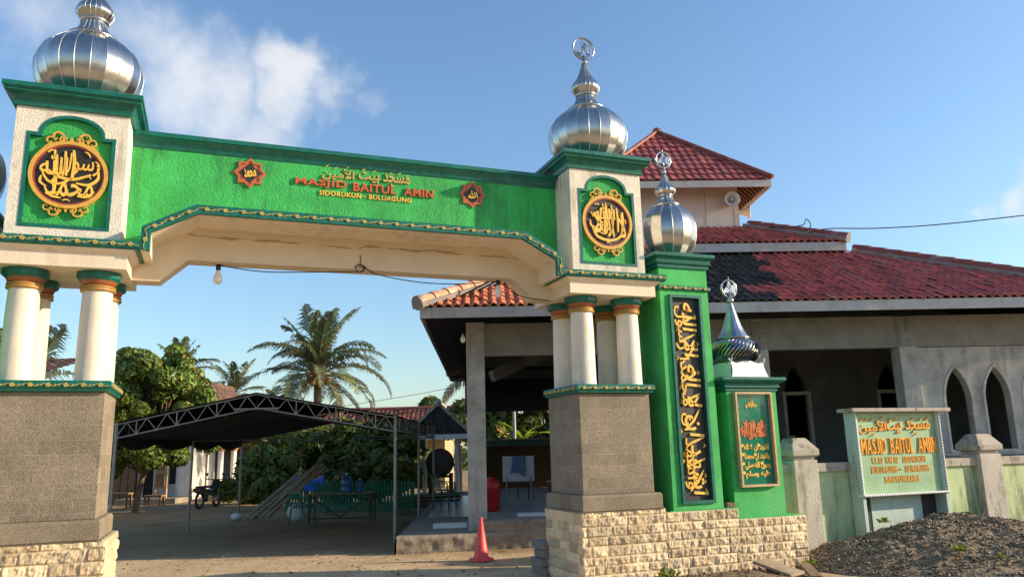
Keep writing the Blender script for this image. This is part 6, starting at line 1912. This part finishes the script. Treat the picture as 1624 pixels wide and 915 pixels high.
# motorbike
o = thing('motorbike', 'dark motorbike parked by the shrubs beyond the tent', 'motorbike', 'W', (-10.9, 28.6, 0))
M_ = Matrix.Translation((-10.95, 28.6, 0)) @ Matrix.Rotation(R(83), 4, 'Z') @ Matrix.Scale(.95, 4)
def mbuild(mb, name, mat, par):
    mb.v = [tuple(M_ @ Vector(q)) for q in mb.v]; return mb.build(name, mat, par)
for xx in (-.62, .62):
    m = MB(); m.tube([(xx + .27 * math.cos(2 * PI * k / 20), 0, .30 + .27 * math.sin(2 * PI * k / 20)) for k in range(21)], .05, 8, False); w = mbuild(m, 'wheel', MT['rubber'], o)
    m = MB(); ylathe(m, [(.0, -.03), (.06, -.03), (.06, .03), (0, .03)], (xx, 0, .3), 12)
    for k in range(6): m.beam((xx, 0, .3), (xx + .23 * math.cos(k * PI / 3), 0, .3 + .23 * math.sin(k * PI / 3)), .02, .02)
    mbuild(m, 'rim', MT['chrome'], w)
m = MB(); m.prism([(-.95, .62), (-.5, .5), (.05, .42), (.35, .45), (.52, .78), (.60, .95), (.52, .98), (.30, .70), (.0, .62), (-.5, .72), (-.92, .74)], -.12, .12, 'y'); mbuild(m, 'body', MT['bikepaint'], o)
m = MB(); m.box(-.75, .12, -.13, .13, .72, .80); mbuild(m, 'seat', MT['rubber'], o)
m = MB(); m.box(-.25, .15, -.12, .12, .22, .45); mbuild(m, 'engine', MT['chrome'], o)
m = MB(); m.tube([(.62, -.08, .3), (.50, -.08, .9)], .03, 6); m.tube([(.62, .08, .3), (.50, .08, .9)], .03, 6); mbuild(m, 'fork', MT['chrome'], o)
m = MB(); m.tube([(.40, -.35, 1.02), (.50, -.1, 1.0), (.50, .1, 1.0), (.40, .35, 1.02)], .02, 6); mbuild(m, 'handlebar', MT['rubber'], o)
m = MB(); m.sphere((.64, 0, .92), .07, .1, .09); mbuild(m, 'headlight', MT['chrome'], o)
for s_ in (-1, 1):
    m = MB(); m.tube([(.45, s_ * .25, 1.0), (.42, s_ * .33, 1.18)], .01, 5); m.sphere((.42, s_ * .33, 1.2), .02, .07, .05); mbuild(m, 'mirror', MT['rubber'], o)

# shrubs and background trees
tree((-10.6, 31, 0), .5, clump_cloud((-10.5, 30.2, .45), (.9, .6, .25), 9, .30, 31), 'spiky yellow green shrub behind the motorbike', 2500, .16, 31, .05, 'shrub', col=(1.5, 1.4, .9))
tree((-8.9, 30.5, 0), .6, clump_cloud((-9.2, 30.5, 1.1), (1.0, .6, .6), 16, .34, 32), 'dark leafy shrub between porch columns and leaning planks', 3000, .14, 32, .06, 'shrub')
tree((-5.9, 28.5, 0), 1.3, clump_cloud((-5.9, 28.5, 2.0), (1.4, .9, .8), 30, .36, 33), 'papaya like tree behind the picket fence, left one', 4500, .2, 33, .07)
tree((-4.6, 27.0, 0), 1.2, clump_cloud((-4.4, 27.0, 1.85), (1.1, .8, .85), 30, .36, 34), 'dark leafy tree behind the picket fence right of the yellow flower', 4500, .18, 34, .07)
tree((-3.5, 30.0, 0), .6, clump_cloud((-3.5, 30.0, 1.15), (.8, .5, .6), 10, .4, 35), 'bright sunlit green bush left of the drum', 3000, .14, 35, .05, 'shrub', col=(1.6, 1.6, 1.0))
tree((-7.6, 29.0, 0), 1.2, clump_cloud((-7.4, 29.0, 1.9), (1.0, .7, .7), 20, .34, 36), 'leafy tree above the leaning planks', 3000, .17, 36, .07)
tree((-12.2, 38, 0), 1.2, clump_cloud((-12.2, 38, 2.2), (1.0, .8, 1.0), 22, .4, 37), 'leafy tree behind the white porch columns', 3500, .18, 37, .09)
tree((-1.4, 33.5, 0), 1.6, clump_cloud((-1.3, 33.5, 2.9), (1.5, .9, 1.2), 30, .45, 38), 'leafy tree behind the drum pavilion and veranda', 4500, .2, 38, .1)
tree((1.2, 34, 0), 1.6, clump_cloud((1.2, 34, 3.0), (1.9, .9, 1.2), 36, .45, 39), 'dense garden tree behind the green shed', 6500, .22, 39, .1)
tree((-5.0, 52, 0), 2.5, clump_cloud((-5.0, 52, 4.3), (1.2, .9, .9), 9, .6, 40), 'tree top just above the long red brown roof', 2200, .22, 40, .1)
tree((-5.3, 25.6, 0), .4, clump_cloud((-5.4, 25.6, .95), (1.0, .4, .5), 16, .34, 51), 'low dark shrub pressed against the back of the picket fence', 3600, .15, 51, .05, 'shrub')
tree((-3.7, 25.2, 0), .4, clump_cloud((-3.8, 25.2, 1.0), (.7, .4, .55), 13, .34, 52), 'dark shrub behind the right end of the picket fence', 3000, .15, 52, .05, 'shrub')
tree((-8.3, 26.5, 0), .6, clump_cloud((-8.3, 26.5, 1.2), (.9, .5, .75), 18, .36, 53), 'leafy dark shrub directly behind the leaning planks', 4200, .15, 53, .06, 'shrub')
tree((-9.6, 33.5, 0), 1.1, clump_cloud((-9.6, 33.5, 1.9), (1.1, .7, .8), 18, .42, 54), 'garden tree between the small pale palm and the large coconut palm', 4200, .17, 54, .08)
# banana leaves behind the shed
def banana(x_, y_, z_, label, seed):
    o = thing('banana_plant', label, 'banana plant', 'W', (x_, y_, 0), 'banana plants behind the shed')
    m = MB(); m.tube([(x_, y_, 0), (x_, y_, z_)], [.1, .07], 8); m.build('stem', MT['leaf'], o, fix=False)
    rr = random.Random(seed); m = MB()
    for k in range(7):
        a = k * .9 + rr.uniform(-.3, .3); el = rr.uniform(.7, 1.35); L = rr.uniform(.9, 1.4); d = Vector((math.cos(a), math.sin(a) * .6, 0)); sd = Vector((-d.y, d.x, 0)).normalized()
        p_ = Vector((x_, y_, z_)); V = []; ns = 8
        for i in range(ns + 1):
            t = i / ns; w = .17 * math.sin(PI * min(1, .08 + .92 * t)) ** .7
            V += [p_ - sd * w + Vector((0, 0, .04)), p_.copy(), p_ + sd * w + Vector((0, 0, .04))]
            p_ = p_ + (d * math.cos(el) + Vector((0, 0, math.sin(el)))) * L / ns; el -= .16
        F = []
        for i in range(ns): F += [(3 * i, 3 * i + 1, 3 * i + 4, 3 * i + 3), (3 * i + 1, 3 * i + 2, 3 * i + 5, 3 * i + 4)]
        c = rr.uniform(1.6, 3.0); m.add(V, F, True, (c * 1.3, c * 1.3, c * .5))
    m.build('leaves', MT['leaf'], o, fix=False)
banana(.25, 31.8, 1.9, 'bright yellow green banana plant left of the grey pole', 1)
banana(1.9, 31.8, 1.9, 'bright yellow green banana plant near the right pier', 2)
m = MB(); m.tube([(-.05, 31.3, 0), (-.05, 31.3, 3.6)], .07, 8)
tag(m.build('pole', MT['galv'], None, 'W', (-.05, 31.3, 0)), 'grey pole standing among the plants behind the shed', 'pole')
# loose stones and dry leaves on the sandy drive
m = MB(); rr = random.Random(9)
for k in range(1500):
    x_ = rr.uniform(-8, 8); y_ = rr.uniform(7.5, 14.5); sz_ = rr.choice([.008, .012, .012, .018, .03])
    c = rr.uniform(.5, 1.3)
    pts = [Vector((x_ + sz_ * rr.uniform(.6, 1.3) * math.cos(t * 1.2566), y_ + sz_ * rr.uniform(.6, 1.3) * math.sin(t * 1.2566), 0)) for t in range(5)] + [Vector((x_, y_, sz_ * rr.uniform(.3, .9)))]
    m.add(pts, [(t, (t + 1) % 5, 5) for t in range(5)], False, (c * 1.5, c * 1.1, c * .75))
for k in range(260):
    x_ = rr.uniform(-8, 8); y_ = rr.uniform(8, 14.5); a_ = rr.uniform(0, PI); l_ = rr.uniform(.02, .05)
    d_ = Vector((math.cos(a_), math.sin(a_), 0)) * l_; e_ = Vector((-math.sin(a_), math.cos(a_), 0)) * l_ * .45; b_ = Vector((x_, y_, .012))
    m.add([b_ - d_, b_ - e_ + Vector((0, 0, .012)), b_ + d_, b_ + e_ + Vector((0, 0, .016))], [(0, 1, 2, 3)], False, (2.0, 1.5, .8))
m.build('scattered_stones', MT['gravel'], None, 'W', (0, 10, 0), kind='stuff', fix=False)
# tree belt closing the horizon; unseen half behind the camera added for dome reflections
m = MB(); rr = random.Random(5)
for k in range(230):
    az = 2 * PI * k / 230; rad = (80 if math.cos(az) > .2 else 34) + rr.uniform(-3, 6)
    q = rr.uniform(1.2, 2.1) if math.cos(az) > .2 else rr.uniform(1.6, 3.4)
    w_ = rad * .03
    leaves(m, (math.sin(az) * rad, math.cos(az) * rad, q * .9), w_, w_ * .7, q, 70 if math.cos(az) > .2 else 120, .55, rr, (.8, .9, .9), .5, 1.4)
m.build('far_and_reflected_trees', MT['leaf'], None, 'W', (0, 80, 0), kind='stuff', fix=False)
for o in COL.objects:
    if o.parent is None and o.get('label'): o['kind'] = 'thing'
